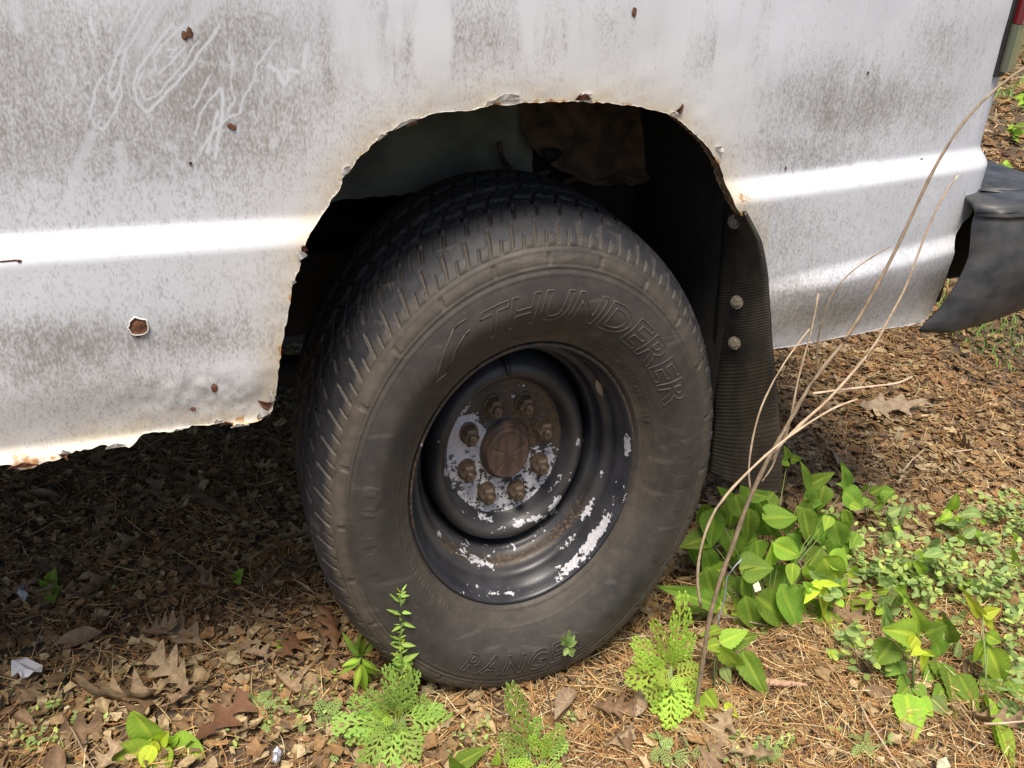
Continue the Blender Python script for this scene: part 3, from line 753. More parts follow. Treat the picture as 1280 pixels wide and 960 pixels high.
dust_sheen = np.where(disc, .5, .05)+.45*np.exp(-((rr-.188)/.012)**2)*smooth(.0, -.7, np.sin(np.radians(A_)))+.30*np.exp(-((rr-.140)/.014)**2)  # real dust, plus the raised ring's grey reflection painted in as paler colour
fattr(rm_, 'chip', chip); fattr(rm_, 'rust', rst); fattr(rm_, 'dust_sheen', np.clip(dust_sheen, 0, 1))
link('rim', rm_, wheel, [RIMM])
# hub cap
hp = crom([(.052, .121), (.050, .112), (.0475, .108), (.0455, .106), (.0445, .103), (.043, .100), (.040, .0985), (.036, .099), (.020, .0985), (.0, .098)], 4)
tH = 64; t2 = np.linspace(0, 2*PI, tH, endpoint=False); HT, HR = np.meshgrid(t2, hp[:, 0], indexing='ij'); _, HY = np.meshgrid(t2, hp[:, 1], indexing='ij')
emb = (np.abs(((HT/(2*PI)*5+.25) % 1)-.5) < .09)*band(HR, .010, .036, .002)
link('hub_cap', mesh_np('hub_cap', wpos(HT, HR, HY+.0016*emb).reshape(-1, 3), grid_faces(tH, len(hp), True)[:, ::-1]), wheel, [CAPM])
# lug nuts: hexagon, washer face and stud end
nut = []
hexr = .0118
for (r, y, n6) in [(.0150, .1165, 0), (.0150, .113, 0), (.0125, .1125, 1), (.0122, .093, 1), (.0100, .090, 1), (.0072, .089, 0), (.0068, .082, 0), (.0052, .080, 0), (.0, .080, 0)]:
    for k in range(24):
        a = 2*PI*k/24; q = r
        if n6: q = r*math.cos(PI/6)/math.cos(((a) % (PI/3))-PI/6)*1.06
        nut.append((q*math.cos(a), y, q*math.sin(a)))
nv = np.array(nut); nf = grid_faces(9, 24); nf = np.vstack([nf, np.array([(i*24+23, (i+1)*24+23, (i+1)*24, i*24) for i in range(8)])])
nv2 = nv.copy(); nv2 = nv2*np.array([1.25, 1, 1.25]); nv2[:, 1] = .12+(nv2[:, 1]-.12)*.72; nv2[:, 0] *= K; nmesh = mesh_np('lug_nut', nv2, nf, smooth=False); nmesh.materials.append(NUTM)
for k in range(8):
    a = 2*PI*k/8+PI/8-.05
    o = bpy.data.objects.new('lug_nut', nmesh); C.objects.link(o); o.parent = wheel; o.location = (K*.083*math.cos(a), 0, ZC+.083*math.sin(a))
# valve stem
a = math.radians(96); V, Fc = tube([tuple(wpos(np.array(a), np.array(r), np.array(y))) for r, y in ((.170, .105), (.160, .090), (.146, .078))], [.004, .004, .003], 8)
link('valve_stem', mesh_np('valve_stem', np.array(V), Fc), wheel, [TRIMM])

for lx_, ly_, rz_ in [(0, 1.50, PI), (-2.55, 0, 0), (-2.55, 1.50, PI)]:
    w2 = wheel.copy(); C.objects.link(w2); w2.location = (lx_, ly_, 0); w2.rotation_euler = (0, 0, rz_)
    for nm_ in ('tyre', 'rim'):
        c2 = bpy.data.objects[nm_].copy(); C.objects.link(c2); c2.parent = w2
# ================================================================== MUD FLAP
flap = bpy.data.objects.new('mud_flap', None)
rows = 420; cols = 14; V = []
f_out = [onY(*q, -.036) for q in [(931, 268), (945, 302), (955, 345), (963, 400), (967, 450), (970, 520), (972, 615)]]
f_in = [onY(*q, .045) for q in [(903, 264), (899, 295), (897, 345), (896, 400), (895, 450), (890, 520), (882, 590)]]
f_top = onY(916, 258, -.03)
def flap_pt(s, v, lift=0.0):
    q = [i/6 for i in range(7)]
    a = np.array([np.interp(s, q, [p[k] for p in f_out]) for k in range(3)]); b = np.array([np.interp(s, q, [p[k] for p in f_in]) for k in range(3)])
    p = a+(b-a)*v
    bow = math.sin(PI*v)*.012
    if s < .03: p[2] += .012*math.sin(PI*v)*(1-s/.03)
    return p+np.array([-.6, -.8, 0])*(bow*(.4+.6*s)+lift)+np.array([.004*math.sin(s*8), 0, 0])
for i in range(rows):
    s = i/(rows-1)
    for j in range(cols):
        v = j/(cols-1); ph_ = (s*96-v*2.0) % 1
        V.append(flap_pt(s, v, .0013*(1-abs(ph_*2-1))))
nfr = len(V); V += [(p[0]+.006, p[1]+.002, p[2]) for p in V[:]]
f1 = grid_faces(rows, cols); f2 = (f1+nfr)[:, ::-1]; ed = []
for i in range(rows-1):
    ed.append((i*cols, i*cols+nfr, (i+1)*cols+nfr, (i+1)*cols)); a, b = i*cols+cols-1, (i+1)*cols+cols-1; ed.append((a, b, b+nfr, a+nfr))
for j in range(cols-1): ed.append((j, j+1, j+1+nfr, j+nfr)); a = (rows-1)*cols+j; ed.append((a, a+nfr, a+1+nfr, a+1))
fm = mesh_np('mud_flap', np.array(V), np.vstack([f1, f2, np.array(ed)]), smooth=True)
flap = link('mud_flap', fm, van, [FLAPM]); flap['label'] = 'black ribbed rubber mud flap'
def bolt(s, v):
    p = flap_pt(s, v, .003); V = []
    d = np.array([-.86, -.5, .1]); d /= np.linalg.norm(d); a = np.cross(d, [0, 0, 1.]); a /= np.linalg.norm(a); b = np.cross(a, d)
    pf = [(.0095, 0), (.0092, .0014), (.0060, .0018), (.0054, .0032), (.0050, .0036), (.0, .0034)]
    for r, h in pf:
        for k in range(14):
            an = 2*PI*k/14; V.append(p+d*h+(a*math.cos(an)+b*math.sin(an))*r)
    fs = [(i*14+k, i*14+(k+1) % 14, (i+1)*14+(k+1) % 14, (i+1)*14+k) for i in range(5) for k in range(14)]
    link('bolt', mesh_np('bolt', np.array(V), fs, False), flap, [BOLTM])
bolt(.045, .5); bolt(.42, .56); bolt(.58, .60)

# ================================================================== BUMPER and TAIL LIGHT
def bumper():
    le = [onY(*q, .0) for q in [(1232, 262), (1222, 286), (1214, 322), (1200, 353), (1184, 385), (1166, 412)]]
    lz = np.array([p[2] for p in le])[::-1]; lx = np.array([p[0] for p in le])[::-1]
    zt, zb_ = .795, .540
    nz_, nu_ = 26, 40; V = []
    for j in range(nz_):
        t = j/(nz_-1); z = zb_+(.728-zb_)*t
        x0 = float(np.interp(z, lz, lx))
        zbot_lift = 0
        for i in range(nu_):
            s = i/(nu_-1)
            # path: along x then round the corner and across the back
            L = s*1.75; xc = .80; seg = xc-x0
            if L < seg: x, y = x0+L, .0
            elif L < seg+.16: a = (L-seg)/.10; a = min(a, PI/2); x, y = xc+.10*math.sin(a), .10*(1-math.cos(a))
            else: x, y = xc+.10, .10+(L-seg-.16)
            zz = z+.055*smooth(0, .35, L)*(1-t)
            by = .016*(1-(2*t-1.15)**2)
            V.append((x, y-by+.018*smooth(.03, 0, L), float(zz)))
    F1 = grid_faces(nz_, nu_)
    n0 = len(V)
    # ledge on top, rounded over then flat going inboard
    for (dy, dz) in [(.006, .008), (.016, .012), (.04, .014), (.10, .016), (.19, .018)]:
        for i in range(nu_):
            x, y, z = V[(nz_-1)*nu_+i]; s = i/(nu_-1)
            k = 1 if x < .8 else 0
            c = smooth(.80, .90, x)
            V.append((float(x-dy*c+dy*1.1*(1-smooth(0, .10, x-.60))), float(y+dy*(1-c)), z+dz))
    F2 = [((nz_-1+r)*nu_+i, (nz_-1+r)*nu_+i+1, (nz_+r)*nu_+i+1, (nz_+r)*nu_+i) for r in range(5) for i in range(nu_-1)]
    me = mesh_np('bumper', np.array(V), np.vstack([F1, np.array(F2)]))
    o = link('bumper', me, van, [BUMPM]); o['label'] = 'dark grey plastic rear bumper'
    sol = o.modifiers.new('thick', 'SOLIDIFY'); sol.thickness = .005; sol.offset = 1
    return o
bmp = bumper()
link('bumper_gap_fill', mesh_np('bumper_gap_fill', *join([box(.60, .71, .07, .11, .565, .78), box(.56, .80, .12, .20, .58, .72)]), smooth=False), van, [DARK])  # bracket enlarged into dark blocks that stand in for the gap's shade
# tail light let into the rear corner
def lightbox(name, u0, u1, z0, z1, off, mat, parent, slant=.012, r=0):
    V = []; n = 12
    for j, z in enumerate(np.linspace(z0, z1, 5)):
        for i in range(n):
            t = i/(n-1); sh = slant*(z-z0)/.1
            u = u0+(u1-u0)*t+sh
            p = surf(u, z, off); V.append(p)
    nn = len(V); V += [p*1.0+np.array([0, .0, 0]) for p in [surf(u0+(u1-u0)*(k % n)/(n-1)+slant*(np.linspace(z0, z1, 5)[k//n]-z0)/.1, np.linspace(z0, z1, 5)[k//n], -.004) for k in range(nn)]]
    f = grid_faces(5, n); g_ = (f+nn)[:, ::-1]; e = []
    for i in range(n-1): e.append((i, i+nn, i+1+nn, i+1)); a = 4*n+i; e.append((a, a+1, a+1+nn, a+nn))
    for j in range(4): a, b = j*n, (j+1)*n; e.append((a, b, b+nn, a+nn)); a, b = j*n+n-1, (j+1)*n+n-1; e.append((a, a+nn, b+nn, b))
    return link(name, mesh_np(name, np.array(V), np.vstack([f, g_, np.array(e)]), smooth=False), parent, [mat])
q0 = (.684, 0, .912)
tl = lightbox('tail_light', q0[0], q0[0]+.13, q0[2], q0[2]+.36, .005, TRIMM, van, slant=-.003); tl['label'] = 'tail light with a red lens above a smoky one'
lightbox('reverse_lens', q0[0]+.005, q0[0]+.12, q0[2]+.008, q0[2]+.070, .016, CLRL, tl, slant=-.003)
lightbox('red_lens', q0[0]+.005, q0[0]+.12, q0[2]+.071, q0[2]+.35, .018, REDL, tl, slant=-.003)
#PLANTS
# ================================================================== LITTER
def rand_in(n, x0, x1, y0, y1): return rng.uniform(x0, x1, n), rng.uniform(y0, y1, n)
def ribbons(n, X, Y, Z, L, W, cols, bend=.25, tilt=.22):
    a = rng.uniform(0, 2*PI, n); tl = rng.normal(0, tilt, n); b = rng.normal(0, bend, n)
    d = np.stack([np.cos(a)*np.cos(tl), np.sin(a)*np.cos(tl), np.sin(tl)], -1); sd_ = np.stack([-np.sin(a), np.cos(a), np.zeros(n)], -1)
    roll = rng.uniform(-.9, .9, n); up_ = np.cross(d, sd_); wv = sd_*np.cos(roll)[:, None]+up_*np.sin(roll)[:, None]
    c = np.stack([X, Y, Z], -1); V = np.zeros((n, 8, 3))
    for k, t in enumerate((-.5, -.17, .17, .5)):
        p = c+d*(L*t)[:, None]+sd_*(b*L*(t*t-.1))[:, None]
        ww = W*(1 if k < 3 else .35)
        V[:, 2*k] = p-wv*(ww*.5)[:, None]; V[:, 2*k+1] = p+wv*(ww*.5)[:, None]
    base = (np.arange(n)*8)[:, None]
    F = np.concatenate([base+np.array([[0, 1, 3, 2]]), base+np.array([[2, 3, 5, 4]]), base+np.array([[4, 5, 7, 6]])], 0)
    return V.reshape(-1, 3), F, np.repeat(cols, 8, axis=0)
def pick(cols, n, var=.18):
    cols = np.array(cols); c = cols[rng.integers(0, len(cols), n)]; return np.clip(c*(1+rng.normal(0, var, (n, 1))), .01, .9)
NEC = [(a*1.28, b*1.34, c*1.10) for a, b, c in [(.44, .22, .09), (.54, .32, .15), (.60, .42, .25), (.36, .17, .065), (.66, .50, .34), (.28, .14, .065)]]
def needle_field(n, x0, x1, y0, y1, dens=None, Lr=(.035, .085), Wr=(.0009, .0016), zr=.016, cols=NEC):
    X, Y = rand_in(n, x0, x1, y0, y1)
    if dens is not None:
        k = rng.random(n) < dens(X, Y); X = X[k]; Y = Y[k]; n = len(X)
    Z = ground_h(X, Y)+rng.random(n)**1.5*zr+.002
    return ribbons(n, X, Y, Z, rng.uniform(*Lr, n), rng.uniform(*Wr, n), pick(cols, n))
def merge(parts):
    V = []; F = []; Cc = []; o = 0
    for v, f, c in parts: V.append(v); F.append(f+o); Cc.append(c); o += len(v)
    return np.vstack(V), np.vstack(F), np.vstack(Cc)
def dn(X, Y):
    return np.clip(.15+.55*fbm(X, Y, 31, 2, 5)+.75*smooth(.35, -.05, Y)*smooth(-.35, .25, X), 0, 1)
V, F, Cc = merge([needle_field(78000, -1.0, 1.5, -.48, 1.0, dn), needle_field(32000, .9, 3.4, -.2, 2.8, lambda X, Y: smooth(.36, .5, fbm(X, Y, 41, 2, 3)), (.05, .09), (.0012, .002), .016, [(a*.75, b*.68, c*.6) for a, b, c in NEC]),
    needle_field(7000, 2.4, 7.5, 1.0, 6.5, None, (.08, .16), (.004, .008), .02)])
me = mesh_np('pine_needles', V, F, False); cattr(me, 'tint', Cc)
tag(link('pine_needles', me, None, [BITS]), 'tan and orange pine needles strewn over the dirt around the wheel', 'pine needles', kind='stuff')
def bits_field(n, x0, x1, y0, y1, s0, s1, cols, zr=.014):
    X, Y = rand_in(n, x0, x1, y0, y1); k = rng.random(n) > .72*smooth(.25, -.05, Y)*smooth(-.3, .2, X); X = X[k]; Y = Y[k]; n = len(X); Z = ground_h(X, Y)+.004+rng.random(n)*zr
    S_ = s0+(s1-s0)*rng.random(n)**2.2; a = rng.uniform(0, 2*PI, n); asp = rng.uniform(.35, .95, n)
    tx, ty2 = rng.normal(0, .35, n), rng.normal(0, .35, n); cu_ = rng.normal(0, .35, n)
    V = np.zeros((n, 9, 3)); k = 0
    for i in (-1, 0, 1):
        for j in (-1, 0, 1):
            jx = rng.uniform(-.35, .35, n); jy = rng.uniform(-.35, .35, n)
            lx = (i+jx)*S_*.5; ly = (j+jy)*S_*.5*asp
            lz = cu_*S_*(i*i)*.6+tx*lx+ty2*ly+rng.normal(0, .06, n)*S_
            V[:, k, 0] = X+lx*np.cos(a)-ly*np.sin(a); V[:, k, 1] = Y+lx*np.sin(a)+ly*np.cos(a); V[:, k, 2] = Z+np.abs(lz)*.8
            k += 1
    base = (np.arange(n)*9)[:, None]
    F = np.concatenate([base+np.array([[q]]).reshape(1, 4) for q in ([0, 1, 4, 3], [1, 2, 5, 4], [3, 4, 7, 6], [4, 5, 8, 7])], 0)
    return V.reshape(-1, 3), F, np.repeat(pick(cols, n), 9, axis=0)
BC = [(.28, .18, .10), (.38, .27, .17), (.20, .12, .065), (.48, .36, .24), (.34, .18, .085), (.15, .09, .055), (.42, .30, .19), (.30, .17, .08)]
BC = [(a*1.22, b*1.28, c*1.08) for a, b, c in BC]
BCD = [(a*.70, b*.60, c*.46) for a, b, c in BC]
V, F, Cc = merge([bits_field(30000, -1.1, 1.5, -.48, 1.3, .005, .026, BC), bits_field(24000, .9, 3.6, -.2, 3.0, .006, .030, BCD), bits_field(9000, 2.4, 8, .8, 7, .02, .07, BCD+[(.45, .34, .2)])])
me = mesh_np('leaf_litter', V, F, False); cattr(me, 'tint', Cc)
tag(link('leaf_litter', me, None, [BITS]), 'crumbled brown leaf litter covering the dirt', 'leaf litter', kind='stuff')
# gravel
def gravel(n, cx, cy, sx, sy, s0, s1, cols):
    X = rng.normal(cx, sx, n); Y = rng.normal(cy, sy, n); Z = ground_h(X, Y)+.002; S_ = rng.uniform(s0, s1, n)
    oc = np.array([(1, 0, 0), (-1, 0, 0), (0, 1, 0), (0, -1, 0), (0, 0, 1), (0, 0, -1)], dtype=float)
    V = np.stack([X, Y, Z], -1)[:, None, :]+oc[None]*S_[:, None, None]*rng.uniform(.6, 1.3, (n, 6, 1))*np.array([1, 1, .7])
    f = np.array([(0, 2, 4), (2, 1, 4), (1, 3, 4), (3, 0, 4), (2, 0, 5), (1, 2, 5), (3, 1, 5), (0, 3, 5)])
    F = ((np.arange(n)*6)[:, None, None]+f[None]).reshape(-1, 3)
    return V.reshape(-1, 3), F, np.repeat(pick(cols, n, .2), 6, axis=0)
gp = onZ(1235, 640); gp2 = onZ(1200, 570); gp3 = onZ(1100, 870)
V, F, Cc = merge([gravel(1300, gp[0], gp[1], .22, .12, .0012, .0045, [(.42, .38, .34), (.25, .22, .2), (.6, .58, .54)]), gravel(700, gp2[0], gp2[1], .4, .2, .002, .007, [(.3, .27, .25), (.2, .18, .17)]),
    gravel(500, .2, 0, .7, .3, .001, .003, [(.5, .46, .4), (.3, .25, .2)])])
me = mesh_np('gravel', V, F, False); cattr(me, 'tint', Cc)
tag(link('gravel', me, None, [STONE]), 'pale crushed gravel showing through the needles right of the wheel', 'gravel', kind='stuff')

# ---- single dead leaves
def oak_mesh(seed, lobes=3.5, sharp=1.0):
    r = random.Random(seed); n = 23; m = 5; V = []; cb = r.uniform(-.9, 1.6); cl = r.uniform(-.4, 1.0); tw = r.uniform(-1, 1); side_c = r.uniform(-.7, .7)
    for i in range(n):
        t = i/(n-1); env = math.sin(PI*min(1, t*.92+.06))**.7*.34
        for j in range(m):
            s = (j/(m-1)*2-1); sg = 1 if s > 0 else -1
            ph = t*lobes*2*PI+(.5 if sg > 0 else 0); lob = .48+.52*math.cos(ph+.4*math.sin(ph)); 
            w_ = env*(.30+.70*lob**sharp)*(1+.15*math.sin(i*7.1+seed+sg))
            x = s*w_; y = t-.5+abs(s)**1.5*.10*lob
            z = cb*.45*(t-.5)**2+cl*abs(s)*w_*1.1+tw*s*w_*(t-.5)*1.5+.02*math.sin(t*19+s*3+seed)+side_c*s*w_*.6
            V.append((x, y, z))
    F = grid_faces(n, m)
    k = len(V); V += [(-.008, -.5, V[2][2]), (.008, -.5, V[2][2]), (.012, -.68, V[2][2]+.03), (-.004, -.68, V[2][2]+.03)]
    F = np.vstack([F, [[k, k+1, k+2, k+3]]])
    return mesh_np('oak_leaf', np.array(V), F)
def plain_leaf_mesh(seed):
    r = random.Random(seed); n = 12; m = 5; V = []; c = r.uniform(-.6, .8); cl = r.uniform(.1, .9)
    for i in range(n):
        t = i/(n-1); w_ = .22*math.sin(PI*t**.85)**.9+.004
        for j in range(m):
            s = j/(m-1)*2-1; V.append((s*w_, t-.5, c*.4*(t-.5)**2+cl*s*s*w_+.012*math.sin(t*15+s*4)))
    return mesh_np('dead_leaf', np.array(V), grid_faces(n, m))
oakv = [oak_mesh(i, random.choice([2.5, 3, 3.5, 4]), random.choice([.8, 1.3])) for i in range(14)]
for m_ in oakv: m_.materials.append(OAK)
oakr = [oak_mesh(i+30, 3.5, 1.4) for i in range(3)]
for m_ in oakr: m_.materials.append(OAKR)
oakt = [oak_mesh(50, 3, 1.5), plain_leaf_mesh(3), plain_leaf_mesh(8)]
for m_ in oakt: m_.materials.append(OAKT)
platev = [plain_leaf_mesh(i) for i in range(4)]
for m_ in platev: m_.materials.append(OAK)
def drop(name, me, x, y, size, rz, tilt=(0, 0), dz=.010, label=None, cat=None, group=None, asp=1.0):
    o = bpy.data.objects.new(name, me); C.objects.link(o)
    o.location = (x, y, gz(x, y)+dz+size*.05*abs(tilt[0])); o.rotation_euler = (tilt[0], tilt[1], rz); o.scale = (size*asp, size, size)
    return tag(o, label, cat, group)
def zone(px, py):
    if px < 400: return ('dead brown leaf lying in the shade and litter left of the wheel', 'dead leaves left of the wheel')
    if px < 880 and py > 780: return ('dead brown leaf lying in the litter in front of the tyre', 'dead leaves in front of the tyre')
    if py > 640: return ('dead brown leaf lying among the pine needles to the lower right', 'dead leaves at the lower right')
    if px < 1150: return ('dead brown leaf lying in the heap behind the mud flap and under the van', 'dead leaves behind the mud flap')
    return ('dead brown leaf lying on the ground beyond the bumper', 'dead leaves beyond the bumper')
placed = 0; tries = 0
while placed < 250 and tries < 20000:
    tries += 1
    if placed < 165: x, y = random.uniform(-.95, .75), random.uniform(-.40, .75)
    elif placed < 210: x, y = random.uniform(.45, 1.9), random.uniform(.15, 1.3)
    else: x, y = random.uniform(1.4, 5.2), random.uniform(.4, 4.2)
    if -.25 < x < .25 and .03 < y < .28: continue
    px, py = to_px(np.array([x, y, 0.]))
    if not (-20 < px < 1300 and 60 < py < 985): continue
    if px > 600 and py > 760 and random.random() < .7: continue
    lab, grp = zone(px, py)
    m_ = random.choice(oakv+oakv+platev); lobed = m_ in oakv
    lab = lab.replace('dead brown leaf', 'lobed brown oak leaf' if lobed else 'narrow unlobed brown leaf'); grp = ('lobed ' if lobed else 'unlobed ')+grp; size = random.uniform(.045, .085)*(1.0 if placed < 115 else 1.1)
    drop('dead_leaf', m_, x, y, size, random.uniform(0, 2*PI), (random.gauss(0, .28), random.gauss(0, .28)), random.uniform(.012, .022), lab, 'dead leaf', grp, random.uniform(.75, 1.1)); placed += 1
def ndrop(name, me, px, py, size, rz, tilt, dz, label, asp=1.0, cat='dead leaf'):
    p = onZ(px, py, .01); return drop(name, me, p[0], p[1], size, rz, tilt, dz, label, cat, None, asp)
ndrop('dead_leaf', oakr[0], 275, 912, .115, -1.0, (.1, -.1), .024, 'large rust-brown oak leaf curled beside the green broad-leaved weed')
ndrop('dead_leaf', oakr[1], 418, 800, .080, .4, (.5, .6), .04, 'orange-brown oak leaf standing against the left foot of the tyre')
ndrop('dead_leaf', oakr[2], 366, 812, .085, 2.7, (.35, .2), .028, 'upright rusty oak leaf left of the tyre near the small narrow-leaved weed')
ndrop('dead_leaf', oakt[1], 505, 865, .065, 1.8, (.1, .1), .022, 'smooth greyish dead leaf below the tyre beside the feathery weed')
ndrop('dead_leaf', oakt[0], 1112, 512, .155, -1.9, (.12, .1), .03, 'large pale oak leaf with pointed lobes behind the dry twigs')
ndrop('dead_leaf', oakt[2], 798, 882, .050, -.5, (.4, .3), .025, 'small orange-tan curled leaf left of the bright feathery weed')
ndrop('dead_leaf', oakv[2], 150, 885, .12, 1.25, (.05, .2), .024, 'long grey-brown folded leaf above the green broad-leaved weed', .6)
ndrop('dead_leaf', oakv[5], 215, 850, .085, .6, (.2, -.2), .03, 'light brown lobed leaf right of the white paper scrap')
ndrop('dead_leaf', oakt[1], 705, 885, .085, 2.4, (.2, 0), .025, 'pale straw coloured leaf lying below the middle of the tyre', .7)
ndrop('dead_leaf', oakv[7], 270, 645, .12, .9, (.3, .3), .04, 'tall curled leaf in the dark under the van')
# leaf sliver caught on the wheel rim
p = onY(748, 484, .06)
V = []
for i in range(8):
    t = i/7; w_ = .0042*math.sin(PI*(t*.92+.04)); c = np.array([p[0]-.006+.013*t, p[1]-.002, p[2]+.014-.028*t])
    V += [c+np.array([-w_, 0, -w_*.4]), c+np.array([0, -.002, 0]), c+np.array([w_, 0, w_*.4])]
tag(link('leaf_sliver', mesh_np('leaf_sliver', np.array(V), grid_faces(8, 3)), None, [OAKT]), 'narrow tan leaf scrap caught on the black wheel rim', 'leaf')

# ================================================================== LIVE PLANTS
def leaf_mesh(seed, shape='ovate', serr=0.0, fold=.25, droop=.25, n=17, m=9):
    r = random.Random(seed); V = []; sh = []
    for i in range(n):
        t = i/(n-1)
        if shape == 'ovate': w_ = .36*(math.sin(PI*t**.62)**.85)*(1-.30*t) if 0 < t < 1 else .002
        elif shape == 'round': w_ = .40*math.sin(PI*t**.8)**.6 if 0 < t < 1 else .004
        else: w_ = .10*math.sin(PI*t**.7)**.8 if 0 < t < 1 else .003
        for j in range(m):
            s = j/(m-1)*2-1
            tooth = serr*(.5+.5*math.cos(i*PI))*abs(s)**4 if abs(s) > .9 else 0
            x = s*w_*(1+tooth)
            y = t-tooth*.02; lat = abs(((t-abs(s)*.16)*8) % 1-.5)*2
            vein = max(0, 1-abs(s)*9)+.55*max(0, 1-lat*3.2)*(abs(s) < .93)
            z = fold*abs(s)*w_-droop*t*t*.45-.012*max(0, 1-lat*2)+.012*math.sin(t*9+s*2+seed)
            V.append((x, y, z)); sh.append(min(1, vein))
    me = mesh_np('leaf', np.array(V), grid_faces(n, m)); fattr(me, 'shade', sh); return me
LM = {}
def lmesh(kind, mat, seed):
    k = (kind, mat.name, seed)
    if k not in LM:
        a = dict(ovate=('ovate', 0, .22, .3), serrate=('ovate', .12, .22, .25), round=('round', 0, .15, .15), narrow=('narrow', 0, .3, .4))[kind]
        LM[k] = leaf_mesh(seed+len(kind), a[0], a[1], a[2]+random.uniform(-.1, .15), a[3]+random.uniform(-.2, .25), *((9, 5) if kind == 'narrow' else (17, 9)))
        LM[k].materials.append(mat)
    return LM[k]
WMAX = dict(ovate=.66, serrate=.66, round=.8, narrow=.2)
def put_leaf(parent, kind, mat, base, tip, wid, up_=None, name='leaf'):
    b = np.array(base, dtype=float); t = np.array(tip, dtype=float); d = t-b; L = np.linalg.norm(d); d /= L
    up_ = np.array([-.38, -.75, .72]) if up_ is None else np.array(up_, dtype=float)
    up_ = up_+rng.normal(0, .26, 3); z = up_-d*(up_@d); z /= np.linalg.norm(z); x = np.cross(d, z)
    me = lmesh(kind, mat, random.randint(0, 4))
    o = bpy.data.objects.new(name, me); C.objects.link(o); o.parent = parent
    sx = wid/WMAX[kind]
    pl = np.array(parent.location)
    o.matrix_basis = Matrix(((x[0]*sx, d[0]*L, z[0]*L, b[0]-pl[0]), (x[1]*sx, d[1]*L, z[1]*L, b[1]-pl[1]), (x[2]*sx, d[2]*L, z[2]*L, b[2]-pl[2]), (0, 0, 0, 1)))
    return o
def stems(parent, paths, mat, name='stem'):
    pl = np.array(parent.location)
    V, Fc = join([tube([np.array(p)-pl for p in pts], rad, 5) for pts, rad in paths])
    return link(name, mesh_np(name, np.array(V), Fc), parent, [mat])
def plant_px(name, label, root_px, yb, leaves, kind, root_z=0.0, stem_r=.0009, dz=.02, group=None, cat='weed'):
    """leaves: (bx,by,tx,ty,w_px,material,depth offset) in photo pixels on the plane y = yb+offset"""
    rp = onZ(*root_px); rp[2] = gz(rp[0], rp[1])-.004
    pr_ = empty(name, tuple(rp), label, cat, group); paths = []
    for (bx_, by_, tx_, ty_, wpx, mt, dy) in leaves:
        b = onY(bx_, by_, yb+dy); t = onY(tx_, ty_, yb+dy-random.uniform(0, dz))
        if b[2] < .018: b = onZ(bx_, by_, .018)
        if t[2] < .014: t = onZ(tx_, ty_, .014)
        b[2] = max(b[2], gz(b[0], b[1])+.012); t[2] = max(t[2], gz(t[0], t[1])+.008)
        sc = np.linalg.norm(b-CAM)/FOC
        t = b+(t-b)*1.12; put_leaf(pr_, kind, mt, b, t, wpx*sc*1.22)
        mid = (rp+b)/2+np.array([0, .01, .03*min(1, b[2]*4)]); paths.append(([rp, mid, b], [stem_r, stem_r*.8, stem_r*.5]))
    stems(pr_, paths if len(paths) < 30 else paths[::4], STEMG); return pr_
def cv(lst, ox, oy, s): return [(ox+a/s, oy+b/s, ox+c/s, oy+d/s, w_/s, m_, k) for a, b, c, d, w_, m_, k in lst]
D, B_, Y_2, PL = G_DARK, G_BRIGHT, G_YEL, G_PALE
sh1 = cv([(555, 140, 548, 60, 42, D, .03), (545, 150, 625, 210, 66, D, .03), (425, 185, 405, 52, 52, D, .06), (430, 130, 505, 92, 44, D, .08), (515, 255, 545, 357, 60, D, 0), (558, 215, 570, 292, 34, B_, .0),
    (570, 198, 608, 215, 26, B_, .0), (405, 210, 438, 342, 60, D, .02), (385, 205, 445, 235, 55, D, .05), (262, 250, 382, 236, 90, D, .03), (300, 310, 250, 232, 75, D, .05), (235, 172, 282, 232, 46, D, .08),
    (352, 40, 342, -5, 26, D, .1), (352, 45, 330, 55, 28, D, .1), (360, 42, 396, 35, 28, D, .1), (155, 205, 122, 145, 46, D, .09), (95, 215, 80, 342, 76, D, .07), (48, 200, 62, 300, 62, D, .1),
    (212, 210, 216, 335, 58, D, .05), (158, 285, 162, 378, 80, D, .06), (75, 425, 62, 345, 62, D, .07), (240, 325, 252, 405, 76, D, .03), (300, 335, 405, 385, 66, B_, 0), (350, 305, 395, 415, 62, D, .02),
    (472, 350, 418, 432, 58, D, .01), (372, 405, 366, 478, 40, B_, -.03), (418, 412, 440, 478, 36, B_, -.03), (180, 425, 292, 420, 92, D, .0), (200, 430, 238, 545, 84, D, -.01), (285, 420, 310, 350, 50, B_, 0),
    (240, 520, 365, 625, 98, D, -.03), (325, 480, 402, 645, 84, D, -.03), (380, 480, 412, 575, 66, D, .0), (200, 520, 236, 648, 68, D, -.03), (60, 420, 100, 560, 72, D, .03), (108, 560, -62, 492, 60, D, .0), (55, 570, -20, 600, 50, D, .04),
    (455, 480, 415, 542, 34, Y_2, -.05), (460, 485, 487, 608, 36, Y_2, -.05), (458, 478, 535, 484, 22, Y_2, -.05), (440, 470, 470, 492, 22, Y_2, -.05), (478, 385, 540, 480, 84, B_, -.01), (500, 370, 570, 420, 70, B_, .0), (530, 330, 520, 400, 60, D, .04),
    (500, 240, 488, 280, 34, B_, .0), (450, 265, 470, 335, 52, D, .05), (130, 330, 180, 350, 60, D, .1), (330, 210, 350, 300, 70, D, .1), (230, 110, 200, 200, 60, D, .14), (480, 130, 460, 215, 60, D, .1), (560, 440, 610, 470, 60, B_, .02),
    (420, 540, 470, 620, 50, D, .03), (150, 470, 190, 520, 60, D, .06), (320, 430, 300, 520, 80, D, .05), (600, 300, 575, 350, 40, D, .06), (10, 330, 40, 420, 40, D, .1)], 860, 560, 2.823)
